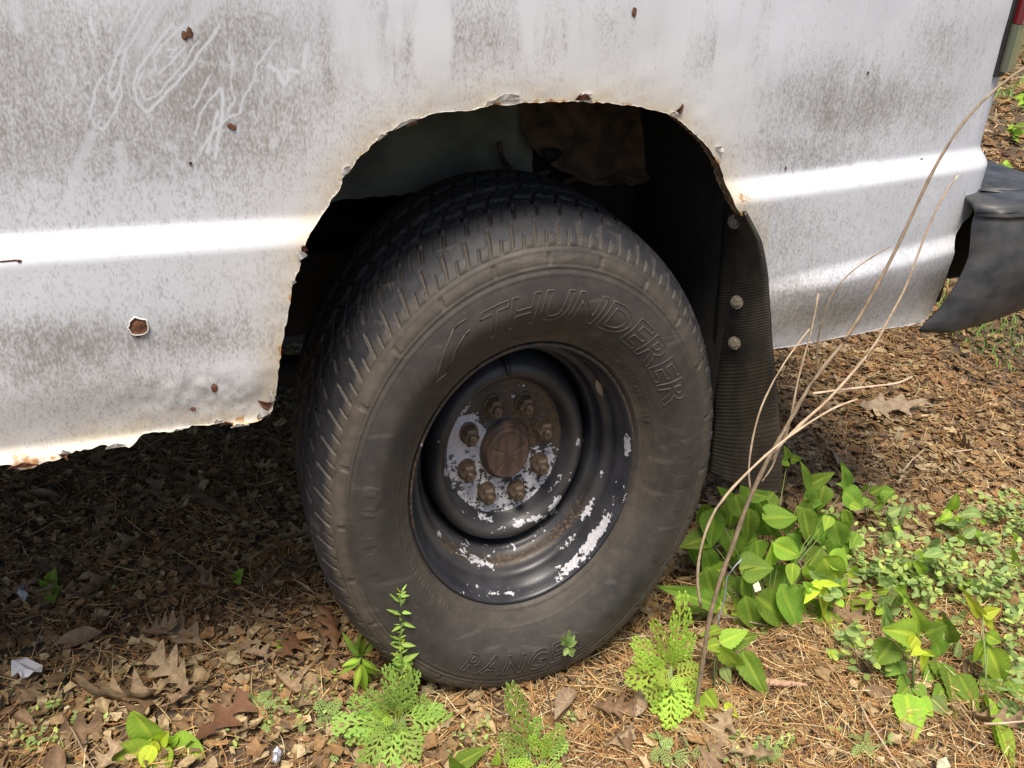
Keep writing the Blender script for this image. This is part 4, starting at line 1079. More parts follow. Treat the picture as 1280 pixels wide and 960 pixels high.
for _ in range(44):
    cx_r, cy_r = random.gauss(560, 130)/2.823*0+random.uniform(885, 1065), random.uniform(600, 775)
    if cx_r < 915 and cy_r < 620: continue
    an = random.uniform(0, 2*PI); L_ = random.uniform(22, 34); sh1.append((cx_r, cy_r, cx_r+L_*math.cos(an), cy_r+L_*abs(math.sin(an)), L_*.72, D if cy_r < 700 else random.choice([D, B_]), random.uniform(.05, .13)))  # sunlight painted by leaf colour: lower leaves mix in the brighter green
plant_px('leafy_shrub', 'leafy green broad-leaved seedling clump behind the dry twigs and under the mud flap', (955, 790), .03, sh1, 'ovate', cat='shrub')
sh2 = cv([(110, 690, 64, 702, 44, B_, 0), (112, 688, 205, 645, 52, B_, 0), (130, 690, 246, 662, 50, D, .01), (112, 695, 206, 808, 52, B_, -.01), (190, 715, 272, 870, 66, D, .0), (115, 640, 60, 650, 30, B_, .02), (60, 860, 95, 915, 50, B_, -.0), (30, 880, 45, 950, 44, B_, 0), (130, 900, 175, 950, 22, Y_2, -.02), (120, 770, 150, 830, 30, PL, .0)], 860, 560, 2.823)
plant_px('leafy_seedling', 'low seedling with five pointed leaves at the foot of the dry twigs', (893, 868), -.09, sh2, 'serrate', cat='seedling')
sh3 = cv([(738, 292, 590, 268, 104, B_, 0), (762, 280, 744, 160, 60, B_, .02), (742, 300, 700, 372, 58, Y_2, -.01), (768, 365, 722, 392, 34, Y_2, -.03), (772, 372, 780, 484, 36, Y_2, -.03), (776, 368, 828, 404, 32, Y_2, -.03), (782, 290, 880, 250, 80, D, .02), (905, 335, 884, 208, 58, D, .04),
    (625, 325, 540, 438, 104, D, .01), (660, 405, 600, 492, 84, D, .01), (700, 555, 642, 618, 56, D, 0), (690, 590, 735, 790, 112, B_, -.02), (748, 615, 818, 692, 66, B_, -.01), (838, 455, 790, 528, 60, D, .02), (845, 430, 905, 565, 100, D, .01), (895, 470, 962, 668, 110, D, .0),
    (955, 490, 1042, 655, 76, D, .02), (735, 545, 790, 610, 50, D, .02), (860, 400, 840, 300, 70, D, .03), (930, 400, 960, 320, 50, PL, .03), (640, 300, 600, 230, 60, PL, .05), (590, 240, 590, 150, 44, PL, .05), (820, 610, 900, 690, 60, PL, .0), (690, 380, 650, 330, 60, D, .03), (880, 560, 830, 640, 70, D, .01), (700, 500, 650, 540, 50, D, .02)], 960, 720, 4)
plant_px('leafy_seedling', 'broad-leaved seedling with a yellow-green tip at the lower right corner', (1142, 872), -.17, sh3, 'serrate', cat='seedling')
sh4 = cv([(1068, 192, 1003, 116, 40, Y_2, -.01), (1072, 190, 1158, 168, 48, Y_2, -.01), (1070, 195, 1142, 272, 40, Y_2, -.01), (1085, 290, 1178, 332, 54, B_, 0), (1092, 318, 1040, 425, 58, B_, 0), (1100, 350, 1192, 555, 92, B_, -.01), (1058, 498, 1172, 585, 60, D, .02), (1078, 595, 1150, 835, 62, B_, -.01),
    (1148, 735, 1232, 940, 62, B_, -.02), (1190, 690, 1240, 740, 50, PL, .0), (1200, 520, 1275, 620, 60, D, .02), (1160, 620, 1230, 690, 50, PL, .01)], 960, 720, 4)
plant_px('leafy_seedling', 'drooping toothed seedling at the right edge of the picture with a yellow tip', (1240, 905), -.20, sh4, 'serrate', cat='seedling')
rs = cv([(486, 880, 413, 808, 78, B_, 0), (470, 900, 352, 938, 72, B_, 0), (525, 885, 612, 925, 88, B_, -.0), (495, 905, 500, 975, 64, B_, -.02), (470, 890, 442, 950, 40, Y_2, -.02), (490, 885, 512, 855, 34, Y_2, -.01), (485, 880, 470, 905, 28, Y_2, -.02), (505, 890, 540, 870, 30, B_, 0), (430, 880, 470, 830, 40, B_, .01)], 0, 570, 2.4615)
plant_px('broad_leaved_weed', 'light green broad-leaved weed at the lower left of the wheel', (199, 950), .035, rs, 'round', dz=.03)
sd1 = cv([(152, 395, 168, 350, 30, D, 0), (152, 396, 124, 388, 28, D, 0), (155, 400, 162, 448, 36, D, 0)], 0, 570, 2.4615)
plant_px('tiny_seedling', 'tiny three-leaved seedling in the dark under the van at far left', (65, 752), .43, sd1, 'ovate', cat='seedling', stem_r=.0008)
sd2 = cv([(728, 372, 745, 350, 22, D, 0), (728, 374, 712, 368, 20, D, 0), (730, 376, 738, 392, 22, D, 0)], 0, 570, 2.4615)
plant_px('tiny_seedling', 'tiny seedling in the shade halfway between the paper scrap and the tyre', (297, 731), .36, sd2, 'ovate', cat='seedling', stem_r=.0008)
sd3 = cv([(872, 590, 845, 575, 26, B_, 0), (874, 588, 868, 560, 22, B_, 0), (878, 592, 890, 570, 22, B_, 0), (874, 596, 885, 625, 20, B_, 0)], 0, 570, 2.4615)
plant_px('tiny_seedling', 'small bright seedling standing beside the rusty oak leaf left of the tyre', (356, 822), .19, sd3, 'narrow', cat='seedling', stem_r=.0008)
sd4 = cv([(1230, 350, 1215, 310, 26, PL, 0), (1240, 345, 1245, 285, 24, PL, 0), (1240, 350, 1278, 330, 26, PL, 0), (1235, 358, 1222, 395, 24, PL, 0), (1245, 360, 1262, 400, 24, PL, 0), (1240, 352, 1270, 300, 22, PL, 0), (1232, 352, 1210, 340, 22, PL, 0), (1248, 372, 1275, 370, 22, PL, 0)], 400, 720, 4)
plant_px('clover_sprig', 'small sprig of round blue-green leaflets at the foot of the tyre', (712, 832), -.045, sd4, 'round', cat='sprig', stem_r=.0008)
nl = cv([(200, 400, 172, 288, 30, D, 0), (205, 395, 188, 300, 22, D, 0), (200, 402, 130, 325, 28, D, 0), (210, 400, 272, 318, 30, D, 0), (205, 410, 108, 480, 30, D, 0), (212, 410, 285, 485, 34, B_, 0), (215, 420, 288, 525, 30, B_, 0), (205, 440, 165, 572, 32, B_, 0), (210, 440, 228, 600, 34, B_, 0), (200, 415, 120, 440, 26, B_, 0), (205, 400, 215, 320, 22, B_, 0), (208, 450, 260, 560, 24, D, .01)], 400, 720, 4)
plant_px('narrow_leaved_weed', 'small weed with narrow green leaves beside the left foot of the tyre', (453, 862), .04, nl, 'narrow')
bl = cv([(60, 620, 300, 480, 110, D, 0), (100, 640, 20, 560, 90, D, 0), (380, 620, 400, 540, 60, B_, 0)], 560, 860, 6.4)
plant_px('leafy_seedling', 'dark smooth leaf pair at the bottom edge left of the cut-off feathery weed', (590, 968), -.135, bl, 'ovate', cat='seedling')

def sprig(px, py, yb, lab, n=9, r=26, kind='round', mat=None):
    lv = []
    for i in range(n):
        an = random.uniform(0, 2*PI); cx_r, cy_r = px+random.gauss(0, r*.5), py-random.uniform(0, r*1.6); L_ = random.uniform(10, 19)
        lv.append((cx_r, cy_r, cx_r+L_*math.cos(an), cy_r+L_*.8*math.sin(an), L_*.6, mat or random.choice([PL, PL, B_]), random.uniform(-.01, .03)))
    plant_px('pale_weed', lab, (px, py+14), yb, lv, kind, stem_r=.0007)
for a in [(1213, 690, .06, 'pale leafy weed nearest the gravel at the right', 16, 30), (1165, 722, .0, 'pale leafy weed between the green shrub and the gravel', 14, 26), (1112, 668, .10, 'small weed on bare dirt right of the green shrub top', 10, 18, 'narrow'),
          (1262, 722, .0, 'pale weed at the right edge above the drooping seedling', 16, 28), (1225, 765, -.05, 'pale weed just above the yellow-tipped drooping seedling', 14, 24), (1062, 815, -.08, 'low grey-green weed left of the lower right seedling', 13, 20),
          (1040, 760, -.02, 'pale weed touching the lower right of the green shrub', 16, 26), (1110, 772, -.05, 'pale weed right behind the lower right seedling', 16, 26), (1190, 660, .12, 'yellow-green weed on the dirt beside the pale gravel', 9, 16, 'narrow', B_), (1262, 850, -.12, 'tangled pale weed at the right edge low down', 14, 26), (1085, 640, .12, 'thin grassy weed close right of the green shrub', 12, 20, 'narrow', D),
          (1180, 800, -.10, 'pale weed in the gap between the two lower right seedlings', 12, 20)]: sprig(*a)
# feathery ragweed leaves
def frond_mesh(seed, mat):
    r = random.Random(seed); V = []; Fc = []; sh = []
    def blade(x0, y0, x1, y1, wd, z0=0, z1=0):
        dx, dy = x1-x0, y1-y0; L = math.hypot(dx, dy)+1e-9; nx, ny = -dy/L*wd, dx/L*wd; k = len(V)
        mx, my = x0+dx*.6, y0+dy*.6; zm = (z0+z1)/2+.01
        V.extend([(x0-nx*.5, y0-ny*.5, z0), (x0+nx*.5, y0+ny*.5, z0), (mx+nx, my+ny, zm), (mx-nx, my-ny, zm), (x1, y1, z1)]); Fc.append((k, k+1, k+2, k+3)); Fc.append((k+3, k+2, k+4)); sh.extend([.6, .6, .1, .1, .0])
    def zz(y, x): return -.20*y*y+.25*abs(x)*.6+.02*math.sin(7*y+5*x+seed)
    blade(0, 0, 0, 1, .024, 0, zz(1, 0))
    n = 6
    for i in range(n):
        t = .16+.78*i/(n-1); ln = .42*math.sin(PI*(t*.80+.14))**.8*(1+r.uniform(-.1, .1))
        for s in (-1, 1):
            a = math.radians(r.uniform(48, 60)-18*t); ex, ey = s*ln*math.sin(a), t+ln*math.cos(a)
            blade(0, t, ex, ey, .040, zz(t, 0), zz(ey, ex))
            m = 2
            for k in range(1, m+1):
                q = k/(m+.6); bx_, by_ = ex*q, t+(ey-t)*q; sl_ = ln*.40*(1-q*.55)
                for s2 in (-1, 1):
                    a2 = math.atan2(ex, ey-t)+s2*math.radians(42); cx2, cy2 = bx_+sl_*math.sin(a2), by_+sl_*math.cos(a2)
                    blade(bx_, by_, cx2, cy2, .034, zz(by_, bx_), zz(cy2, cx2))
    me = mesh_np('feathery_leaf', np.array(V), Fc, smooth=False); fattr(me, 'shade', sh); me.materials.append(mat); return me
G_RAGY = mat_leafgreen('bright_ragweed_leaf', (.34, .56, .07), (.46, .66, .10), .4)
fr = {m_.name: [frond_mesh(i, m_) for i in range(4)] for m_ in (G_RAG, G_RAGY, G_PALE)}
def ragweed(label, root_px, yb, fronds, mat=G_RAG, group=None):
    rp = onZ(*root_px); rp[2] = gz(rp[0], rp[1])-.004; o = empty('feathery_weed', tuple(rp), label, 'weed', group); paths = []
    for f in fronds:
        bx_, by_, tx_, ty_, wpx = f[:5]; dy = f[5] if len(f) > 5 else 0; mt = f[6] if len(f) > 6 else mat
        b = onY(bx_, by_, yb+dy); t = onY(tx_, ty_, yb+dy-.012)
        if b[2] < .022: b = onZ(bx_, by_, .022)
        if t[2] < .016: t = onZ(tx_, ty_, .016)
        b[2] = max(b[2], gz(b[0], b[1])+.016); t[2] = max(t[2], gz(t[0], t[1])+.010)
        d = t-b; L = np.linalg.norm(d); d /= L; up_ = np.array([-.1, -.8, .75])+rng.normal(0, .18, 3); z = up_-d*(up_@d); z /= np.linalg.norm(z); x = np.cross(d, z)
        sx = wpx*np.linalg.norm(b-CAM)/FOC/.62
        q = bpy.data.objects.new('feathery_leaf', random.choice(fr[mt.name])); C.objects.link(q); q.parent = o
        q.matrix_basis = Matrix(((x[0]*sx, d[0]*L, z[0]*L, b[0]-rp[0]), (x[1]*sx, d[1]*L, z[1]*L, b[1]-rp[1]), (x[2]*sx, d[2]*L, z[2]*L, b[2]-rp[2]), (0, 0, 0, 1)))
        paths.append(([rp, (rp+b)/2+np.array([0, 0, .004]), b], [.0022, .0018, .0010]))
    stems(o, paths, STEMG); return o
def F4(lst, ox, oy, s): return [(ox+f[0]/s, oy+f[1]/s, ox+f[2]/s, oy+f[3]/s, f[4]/s)+tuple(f[5:]) for f in lst]
A1 = F4([(370, 720, 100, 742, 130), (360, 700, 185, 648, 100, .01), (380, 690, 262, 612, 100, .02), (395, 700, 405, 465, 130, .03), (380, 700, 340, 510, 90, .03), (410, 700, 470, 520, 80, .03), (420, 700, 520, 628, 100, .02), (430, 720, 660, 742, 130, 0), (430, 700, 605, 672, 90, .01),
    (420, 740, 495, 870, 120, -.01), (400, 750, 455, 960, 130, -.02), (370, 750, 330, 985, 130, -.02), (340, 740, 225, 975, 130, -.02), (350, 730, 150, 820, 100, -.01), (380, 720, 420, 840, 100, -.02), (360, 710, 300, 800, 90, -.02), (360, 700, 330, 730, 60, -.03, G_RAGY), (350, 710, 290, 690, 50, -.03, G_RAGY), (380, 720, 390, 680, 50, -.03, G_RAGY)], 400, 720, 4)
ragweed('tall feathery green ragweed left of centre at the foot of the tyre', (490, 935), -.05, A1)
# flowering spire rising behind it
sp_root = onZ(505, 868); sp = empty('flowering_spike', tuple(sp_root), 'slender green flower spike standing in front of the left side of the tyre', 'weed')
pts = [onY(400+x/4, 720+y/4, -.02) for x, y in [(402, 620), (408, 560), (410, 480), (415, 430), (402, 370), (398, 320), (405, 260), (412, 200), (403, 140), (410, 75)]]
stems(sp, [([sp_root]+pts, [.0016]*4+[.0013]*4+[.001]*3)], STEMG)
for i in range(74):
    t = i/73; f = 1+t*(len(pts)-2); k = int(f); b = pts[k]+(pts[min(k+1, len(pts)-1)]-pts[k])*(f-k); a = random.uniform(0, 2*PI)
    L = random.uniform(.008, .018)*(1.1-.35*t); d = np.array([math.cos(a)*.9, math.sin(a)*.4, random.uniform(.1, .9)]); d /= np.linalg.norm(d)
    put_leaf(sp, 'narrow', G_RAG if i % 3 else G_YEL, b, b+d*L, random.uniform(.0022, .0042), name='spike_leaf')
for (a, b, c, d, w_) in [(415, 430, 480, 390, 26), (418, 425, 462, 470, 26), (410, 440, 385, 400, 22), (395, 320, 340, 312, 18), (405, 340, 478, 350, 22), (410, 440, 340, 438, 24), (425, 410, 430, 470, 22), (405, 230, 480, 262, 18), (405, 250, 365, 270, 16), (408, 180, 450, 185, 16), (405, 190, 352, 172, 16), (402, 130, 362, 105, 14), (402, 100, 440, 98, 14)]:
    put_leaf(sp, 'narrow', G_RAG, onY(400+a/4, 720+b/4, -.02), onY(400+c/4, 720+d/4, -.03), w_/4*.0013, name='spike_leaf')
B1 = F4([(560, 470, 642, 170, 120, .02), (550, 440, 515, 270, 90, .02), (545, 450, 420, 345, 110, .01), (545, 470, 362, 515, 130, 0), (540, 480, 420, 420, 100, 0), (560, 480, 655, 330, 110, .02), (570, 500, 690, 470, 110, .0), (560, 520, 445, 600, 110, -.01), (555, 530, 490, 690, 120, -.01), (560, 530, 548, 760, 120, -.02), (570, 530, 640, 700, 110, -.01), (575, 520, 700, 600, 110, -.01), (560, 500, 600, 560, 80, -.03, G_RAGY), (550, 480, 500, 520, 80, -.03), (555, 450, 580, 360, 80, .0)], 700, 720, 4)
ragweed('bright yellow-green feathery weed left of the dry twig trunk', (842, 892), -.10, B1, G_RAGY)
C1 = F4([(620, 480, 548, 75, 170, .02), (640, 500, 470, 400, 130, .01), (640, 520, 480, 560, 130, .0), (640, 520, 600, 640, 120, 0), (650, 480, 720, 290, 120, .02), (780, 560, 905, 345, 140, .0), (800, 580, 945, 440, 120, .0), (760, 580, 700, 440, 110, -.01, G_RAGY), (780, 580, 800, 430, 90, -.01, G_RAGY), (700, 600, 560, 700, 130, -.02, G_RAGY), (780, 620, 900, 680, 130, -.02), (740, 600, 760, 720, 120, -.02, G_RAGY), (640, 600, 520, 620, 100, -.01, G_RAGY)], 560, 860, 6.4)
ragweed('feathery green weed cut off by the bottom edge below the tyre', (668, 985), -.15, C1)
sm = [('pale small feathery weed left of the big oak leaf under the tyre side', (325, 885), [(800, 760, 755, 745, 40), (800, 760, 845, 735, 40), (800, 765, 815, 720, 36), (805, 770, 850, 770, 36), (895, 770, 880, 790, 30)], .09),
      ('pale small feathery weed just left of the tall ragweed', (412, 925), [(1000, 800, 980, 760, 40), (1005, 800, 1040, 755, 44), (1005, 805, 1045, 800, 40), (1005, 810, 980, 835, 40), (1020, 860, 1030, 930, 30), (1020, 860, 1045, 900, 30)], .02),
      ('pale low feathery weed beside the foil scrap at the bottom', (340, 915), [(830, 830, 810, 845, 30), (832, 828, 850, 815, 30), (915, 830, 940, 840, 30), (915, 828, 905, 800, 30)], .06)]
for lab, rt, fl, yb in sm: ragweed(lab, rt, yb, F4(fl, 0, 570, 2.4615), G_PALE)
sm2 = [('pale blue-green feathery weed at the base of the dry twig trunk', (832, 945), [(500, 820, 450, 780, 60), (505, 820, 560, 850, 60), (500, 830, 500, 770, 60), (510, 850, 540, 930, 60), (490, 850, 470, 920, 50), (640, 860, 620, 800, 40), (650, 880, 745, 900, 70), (640, 900, 590, 940, 60)], -.14, 700, 720),
       ('pale blue-green weed on the needles at the bottom right of the twigs', (963, 958), [(1040, 890, 960, 870, 60), (1045, 890, 1120, 870, 60), (1045, 895, 1060, 830, 60), (1040, 900, 980, 930, 60), (1050, 900, 1110, 930, 60)], -.17, 700, 720),
       ('pale blue-green weed on the needles below the right-hand seedling', (1080, 940), [(470, 830, 420, 780, 60), (475, 830, 520, 800, 60), (470, 840, 440, 900, 60), (480, 840, 520, 890, 60), (590, 830, 640, 800, 50), (590, 835, 560, 800, 50)], -.20, 960, 720)]
for lab, rt, fl, yb, ox, oy in sm2: ragweed(lab, rt, yb, F4(fl, ox, oy, 4), G_PALE)

# ground cover of tiny leaves, grass: nobody could count it
def tiny_leaves(n, spots, size, cols, hgt=.05, k=5):
    Vs = []; Fs = []; Cs = []; o = 0
    for (px, py, rx_, ry_, wgt) in spots:
        m = int(n*wgt); c = onZ(px, py); e = onZ(px+rx_, py); g_ = onZ(px, py-ry_); sx = np.linalg.norm((e-c)[:2]); sy = np.linalg.norm((g_-c)[:2])
        r = rng.normal(0, .5, (m, 2)); X = c[0]+r[:, 0]*sx; Y = c[1]+r[:, 1]*sy
        G0 = ground_h(X, Y)
        for q in range(k):
            a = rng.uniform(0, 2*PI, m); L = size*rng.uniform(.6, 1.3, m); tl = rng.uniform(-.2, .5, m); zb2 = G0+hgt*rng.random(m)+.004
            d = np.stack([np.cos(a)*np.cos(tl), np.sin(a)*np.cos(tl), np.sin(tl)], -1); s_ = np.stack([-np.sin(a), np.cos(a), rng.normal(0, .2, m)], -1)
            b = np.stack([X, Y, zb2], -1)+d*.003
            V = np.stack([b, b+d*(L*.35)[:, None]+s_*(L*.26)[:, None], b+d*(L*.8)[:, None]+s_*(L*.20)[:, None], b+d*L[:, None], b+d*(L*.8)[:, None]-s_*(L*.20)[:, None], b+d*(L*.35)[:, None]-s_*(L*.26)[:, None]], 1)
            Vs.append(V.reshape(-1, 3)); Fs.append((np.arange(m)*6)[:, None]+np.array([[0, 1, 2, 3]])+o); Fs.append((np.arange(m)*6)[:, None]+np.array([[0, 3, 4, 5]])+o); o += m*6
            Cs.append(np.repeat(pick(cols, m, .15), 6, axis=0))
    return np.vstack(Vs), np.vstack(Fs), np.vstack(Cs)
GRN = NM('small_green_foliage', .55); _c = GRN.attr('tint', True); GRN.color(_c); GRN.translucent(_c, .35); GRN = GRN.m
GC = [(.32, .45, .12), (.42, .55, .16), (.26, .38, .12), (.50, .64, .15), (.34, .46, .17)]
V, F, Cc = merge([tiny_leaves(120, [(1215, 735, 90, 50, .5), (1130, 750, 90, 40, .28), (1250, 670, 50, 30, .22), (1095, 740, 40, 30, .12), (1060, 830, 30, 30, .06), (1250, 800, 40, 50, .14), (1110, 665, 25, 18, .05), (1080, 710, 60, 20, .07), (1265, 890, 30, 50, .08), (1030, 690, 40, 60, .06)], .017, GC, .07, 6),
    tiny_leaves(60, [(100, 745, 60, 20, .1), (380, 900, 120, 40, .5), (60, 920, 60, 40, .4), (600, 930, 100, 20, .3), (930, 950, 120, 20, .5)], .009, GC, .02, 5)])
me = mesh_np('ground_cover', V, F, False); cattr(me, 'tint', Cc)
tag(link('ground_cover', me, None, [GRN]), 'mat of small pale green clover-like leaves on the dirt at the right', 'ground cover', kind='stuff')
def grass(n, x0, x1, y0, y1, h0, h1, wd, mask=None):
    X, Y = rand_in(n, x0, x1, y0, y1)
    if mask is not None: k = rng.random(n) < mask(X, Y); X = X[k]; Y = Y[k]; n = len(X)
    a = rng.uniform(0, 2*PI, n); H = rng.uniform(h0, h1, n); ln = rng.uniform(.1, .8, n)*H; Z = ground_h(X, Y)
    V = np.zeros((n, 6, 3)); s_ = np.stack([-np.sin(a), np.cos(a), 0*a], -1); d = np.stack([np.cos(a), np.sin(a), 0*a], -1); p = np.stack([X, Y, Z], -1)
    for k, (t, wq) in enumerate(((0, 1), (.55, .8), (1, .1))):
        c = p+d*(ln*t*t)[:, None]+np.array([0, 0, 1])*(H*t*(1-.2*t))[:, None]
        V[:, 2*k] = c-s_*(wd*wq); V[:, 2*k+1] = c+s_*(wd*wq)
    b = (np.arange(n)*6)[:, None]; F = np.concatenate([b+np.array([[0, 1, 3, 2]]), b+np.array([[2, 3, 5, 4]])], 0)
    return V.reshape(-1, 3), F, np.repeat(pick([(.20, .36, .07), (.28, .44, .09), (.34, .46, .14), (.16, .28, .06)], n, .15), 6, axis=0)
g1 = onZ(1262, 425); g2 = onZ(1262, 155)
V, F, Cc = merge([grass(900, g1[0]-.2, g1[0]+.5, g1[1]-.22, g1[1]+.35, .02, .06, .002), grass(1500, g2[0]-.6, g2[0]+1.5, g2[1]-.4, g2[1]+1.2, .03, .10, .006, lambda X, Y: smooth(.4, .55, fbm(X, Y, 5, 2, 3))),
    grass(9000, 4, 40, -6, 40, .05, .18, .02, lambda X, Y: smooth(.42, .6, fbm(X, Y, 9, 2, .6))), grass(260, -.95, -.55, .0, .25, .01, .03, .0006), grass(120, .1, .9, -.4, -.1, .01, .03, .0006)])
me = mesh_np('grass', V, F, False); cattr(me, 'tint', Cc)
tag(link('grass', me, None, [GRN]), 'thin green grass tufts beyond the bumper', 'grass', kind='stuff')
bgp = onZ(1262, 200)
def bgplant(px, py, lab, sz):
    r0 = onZ(px, py); o = empty('broad_leaved_weed', tuple(r0), lab, 'weed'); paths = []
    for i in range(11):
        a = random.uniform(0, 2*PI); b = r0+np.array([0, 0, sz*random.uniform(.2, .9)]); t = b+np.array([math.cos(a), math.sin(a), random.uniform(-.1, .4)])*sz*random.uniform(.5, .9)
        put_leaf(o, 'ovate', random.choice([D, B_]), b, t, sz*.38); paths.append(([r0, b], [.003, .002]))
    stems(o, paths, STEMG)
bgplant(1263, 178, 'green weed on the bright ground just beyond the van corner', .11); bgplant(1276, 140, 'green weed in the far litter right of the tail light', .12); bgplant(1252, 222, 'small green weed above the bumper ledge', .07)

# ================================================================== DRY TWIGS
tw = empty('dry_sapling', tuple(onZ(868, 905)), 'bare dry sapling with long thin forked branches leaning across the mud flap', 'sapling')
def branch(px, y0, y1, r0, r1, mat, name='branch'):
    pts = []; n = len(px)
    dense = []
    for i in range(n-1):
        for k in range(3):
            t = k/3; dense.append((px[i][0]*(1-t)+px[i+1][0]*t, px[i][1]*(1-t)+px[i+1][1]*t))
    dense.append(px[-1]); n = len(dense)
    for i, q in enumerate(dense): t = i/(n-1); pts.append(onY(*q, y0+(y1-y0)*t))
    P3 = np.array(pts); sm_ = P3.copy()
    for _ in range(2): sm_[1:-1] = (sm_[:-2]+2*sm_[1:-1]+sm_[2:])/4
    rad_ = [(r0+(r1-r0)*(i/(n-1)))*(1+.22*(i % 5 == 0)+random.uniform(-.08, .08)) for i in range(n)]
    pl = np.array(tw.location); V, Fc = tube([p-pl for p in sm_], rad_, 7)
    return link(name, mesh_np(name, np.array(V), Fc), tw, [mat])
branch([(868, 907), (872, 870), (880, 820), (885, 780), (893, 748), (905, 710), (917, 680), (930, 640), (945, 605), (962, 570), (975, 548), (985, 530), (1000, 503), (1020, 470), (1045, 440), (1065, 412), (1085, 378), (1103, 345), (1120, 312), (1140, 270), (1160, 225), (1185, 180), (1210, 145), (1240, 115), (1262, 97), (1285, 82)], -.13, -.16, .0036, .0013, TWIGD, 'trunk')
branch([(876, 758), (871, 730), (873, 700), (881, 665), (895, 635), (915, 610), (940, 585), (965, 562), (990, 543), (1015, 526), (1045, 508), (1072, 499)], -.14, -.16, .0021, .0012, TWIGM)
branch([(960, 572), (985, 546), (1010, 522), (1030, 505), (1052, 482), (1075, 455), (1095, 430), (1110, 400), (1130, 365), (1145, 325), (1158, 290), (1170, 262), (1185, 235), (1198, 219)], -.14, -.17, .0022, .0009, TWIGM)
branch([(965, 575), (975, 560), (984, 541), (991, 512), (996, 480), (1005, 446), (1015, 412), (1023, 367)], -.135, -.14, .0018, .0010, TWIGM)
branch([(952, 602), (960, 592), (968, 578), (975, 555)], -.13, -.135, .0012, .0012, TWIGM)
branch([(938, 614), (935, 585), (941, 545), (951, 508), (969, 472), (985, 446), (1012, 411)], -.13, -.12, .0014, .0009, TWIGM)
branch([(1022, 470), (1020, 446), (1025, 408), (1037, 372), (1058, 344), (1085, 324), (1113, 308)], -.13, -.14, .0013, .0007, TWIGD)
branch([(1016, 492), (1045, 488), (1080, 484), (1120, 480), (1132, 475), (1140, 471)], -.14, -.13, .0016, .0012, TWIGM)
def stray(name, px, z0, z1, r, mat, label, cat):
    n = len(px); P3 = []
    for i, q in enumerate(px):
        p = onZ(*q, z0+(z1-z0)*i/(n-1)); P3.append(p)
    V, Fc = tube(P3, [r*(1-.4*i/(n-1)) for i in range(n)], 6); return tag(link(name, mesh_np(name, np.array(V), Fc), None, [mat]), label, cat)
BLU = mat_simple('pale_blue_grey_twig', (.25, .33, .36), (.38, .44, .46), 60, .6)
P3 = [onY(*q, -.06) for q in [(897, 790), (899, 770), (906, 747), (909, 722), (918, 708), (927, 699)]]
V, Fc = tube(P3, .0011, 6); tag(link('thin_stem', mesh_np('thin_stem', np.array(V), Fc), None, [BLU]), 'thin blue-grey bare stem standing among the green seedling leaves', 'stem')
stray('twig', [(78, 893), (92, 915), (104, 938), (120, 965)], .03, .035, .0017, TWIGD, 'dark thin twig lying in the lower left corner', 'twig')
stray('twig', [(1070, 868), (1085, 900), (1105, 930), (1125, 962)], .025, .03, .0018, TWIGM, 'straight pale twig lying on the needles at the bottom right', 'twig')
stray('twig', [(1128, 590), (1140, 575), (1155, 562)], .03, .05, .0022, TWIGM, 'short broken stick lying behind the green shrub', 'twig')
stray('twig', [(1190, 565), (1215, 562)], .03, .04, .0022, TWIGM, 'short orange-brown stick on the ground below the bumper', 'twig')
stray('twig', [(900, 768), (925, 775), (960, 782)], .03, .03, .002, TWIGD, 'brown twig lying under the front leaves of the green shrub', 'twig')
stray('twig', [(1230, 905), (1255, 904), (1285, 901)], .04, .05, .0022, TWIGM, 'pale stick at the right edge under the drooping seedling', 'twig')
stray('twig', [(600, 840), (601, 868)], .03, .03, .0014, OAKR, 'short red-brown stalk standing against the bottom of the tyre', 'twig')
stray('twig', [(681, 845), (688, 880), (691, 905)], .02, .03, .0014, OAKR, 'red-brown stalk lying below the tyre right of centre', 'twig')
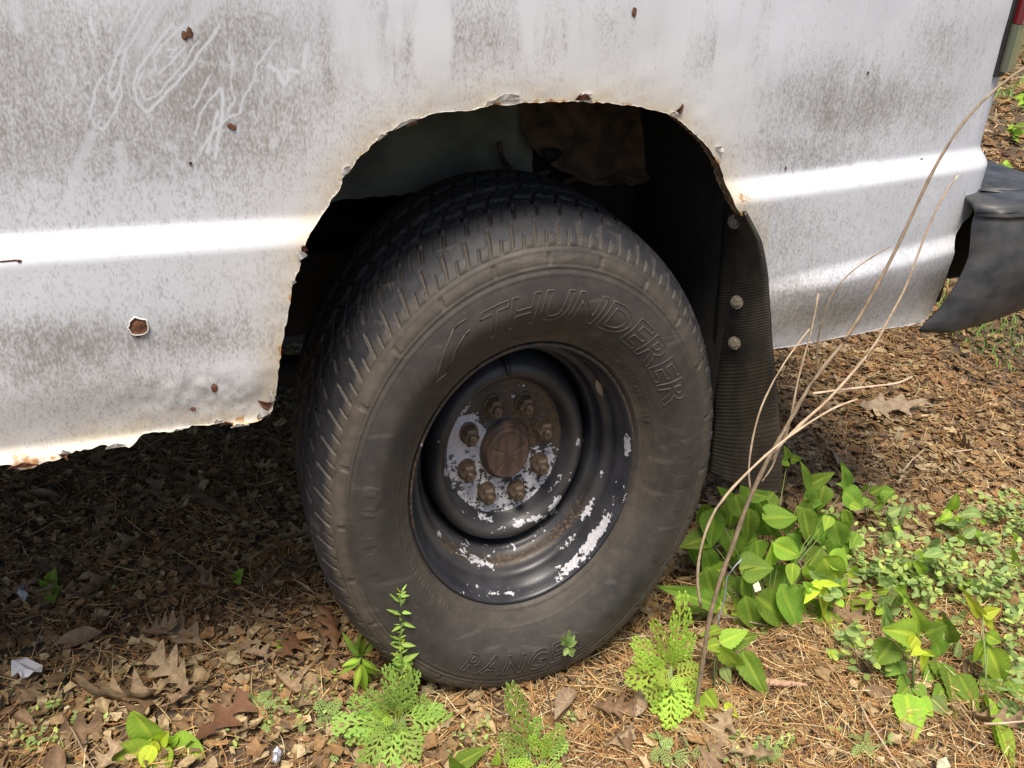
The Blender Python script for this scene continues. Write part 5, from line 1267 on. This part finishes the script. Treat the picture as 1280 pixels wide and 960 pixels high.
# fallen catkin
a = onZ(953, 852, .014); b = onZ(1008, 856, .014); V = []; n = 40; m = 14
CAT = mat_simple('pinkish_brown_catkin', (.32, .19, .12), (.50, .33, .22), 120, .85, bump=.8)
for i in range(n):
    t = i/(n-1); c = a+(b-a)*t; r = .0058*(1-t**3*.6)*min(1, t*12+.4)
    for k in range(m):
        an = 2*PI*k/m; rr_ = r*(1+.28*math.sin(i*1.9+k*2.6)*math.cos(k*1.3+i)); V.append((c[0], c[1]+rr_*math.cos(an), c[2]+rr_*math.sin(an)))
F = np.vstack([grid_faces(n, m), np.array([(i*m+m-1, (i+1)*m+m-1, (i+1)*m, i*m) for i in range(n-1)])])
tag(link('fallen_catkin', mesh_np('fallen_catkin', np.array(V), F), None, [CAT]), 'pinkish brown fallen catkin on the needles below the green shrub', 'catkin')
# litter
def scrap(name, pts, z, mat, label, cat, lift=.006):
    P3 = [onZ(*q, z) for q in pts]; c = sum(P3)/len(P3); n = len(P3); V = [tuple(p+np.array([0, 0, lift*math.sin(i*2.1)])) for i, p in enumerate(P3)]+[tuple((p+c)/2+np.array([0, 0, lift*math.cos(i*1.7)])) for i, p in enumerate(P3)]+[tuple(c+np.array([0, 0, .003]))]
    Fc = [(i, (i+1) % n, n+(i+1) % n, n+i) for i in range(n)]+[(n+i, n+(i+1) % n, 2*n) for i in range(n)]
    k = len(V); V += [(x, y, zz-.0008) for x, y, zz in V[:]]; Fc += [tuple(k+j for j in f[::-1]) for f in Fc[:]]; Fc += [(i, k+i, k+(i+1) % n, (i+1) % n) for i in range(n)]
    return tag(link(name, mesh_np(name, np.array(V), Fc, False), None, [mat]), label, cat)
scrap('paper_scrap', [(14, 825), (34, 825), (53, 829), (52, 840), (43, 842), (34, 843), (28, 848), (23, 843), (13, 843)], .03, PAPER, 'torn white paper scrap on the litter at the left edge', 'paper')
scrap('paper_scrap', [(21, 741), (26, 733), (30, 731), (32, 738), (36, 745), (29, 750)], .03, mat_simple('grey_card', (.34, .36, .38), (.42, .44, .46)), 'small grey scrap in the dark shade at the left edge', 'paper')
scrap('foil_scrap', [(341, 940), (347, 934), (352, 938), (350, 950), (345, 956), (340, 950)], .03, mat_simple('crinkled_foil', (.6, .6, .66), (.8, .8, .85), 60, .25, .7), 'crinkled shiny foil scrap at the bottom left of centre', 'foil', .003)
scrap('paper_scrap', [(1172, 950), (1182, 947), (1189, 957), (1178, 962), (1170, 960)], .03, mat_simple('cream_chip', (.46, .43, .30), (.54, .50, .36)), 'small cream chip at the bottom edge right of centre', 'chip', .002)
scrap('leaf_scrap', [(941, 731), (948, 728), (952, 736), (944, 740)], .20, mat_simple('cream_petal', (.62, .62, .42), (.7, .68, .5)), 'cream petal lying on the green shrub leaves', 'petal', .002)
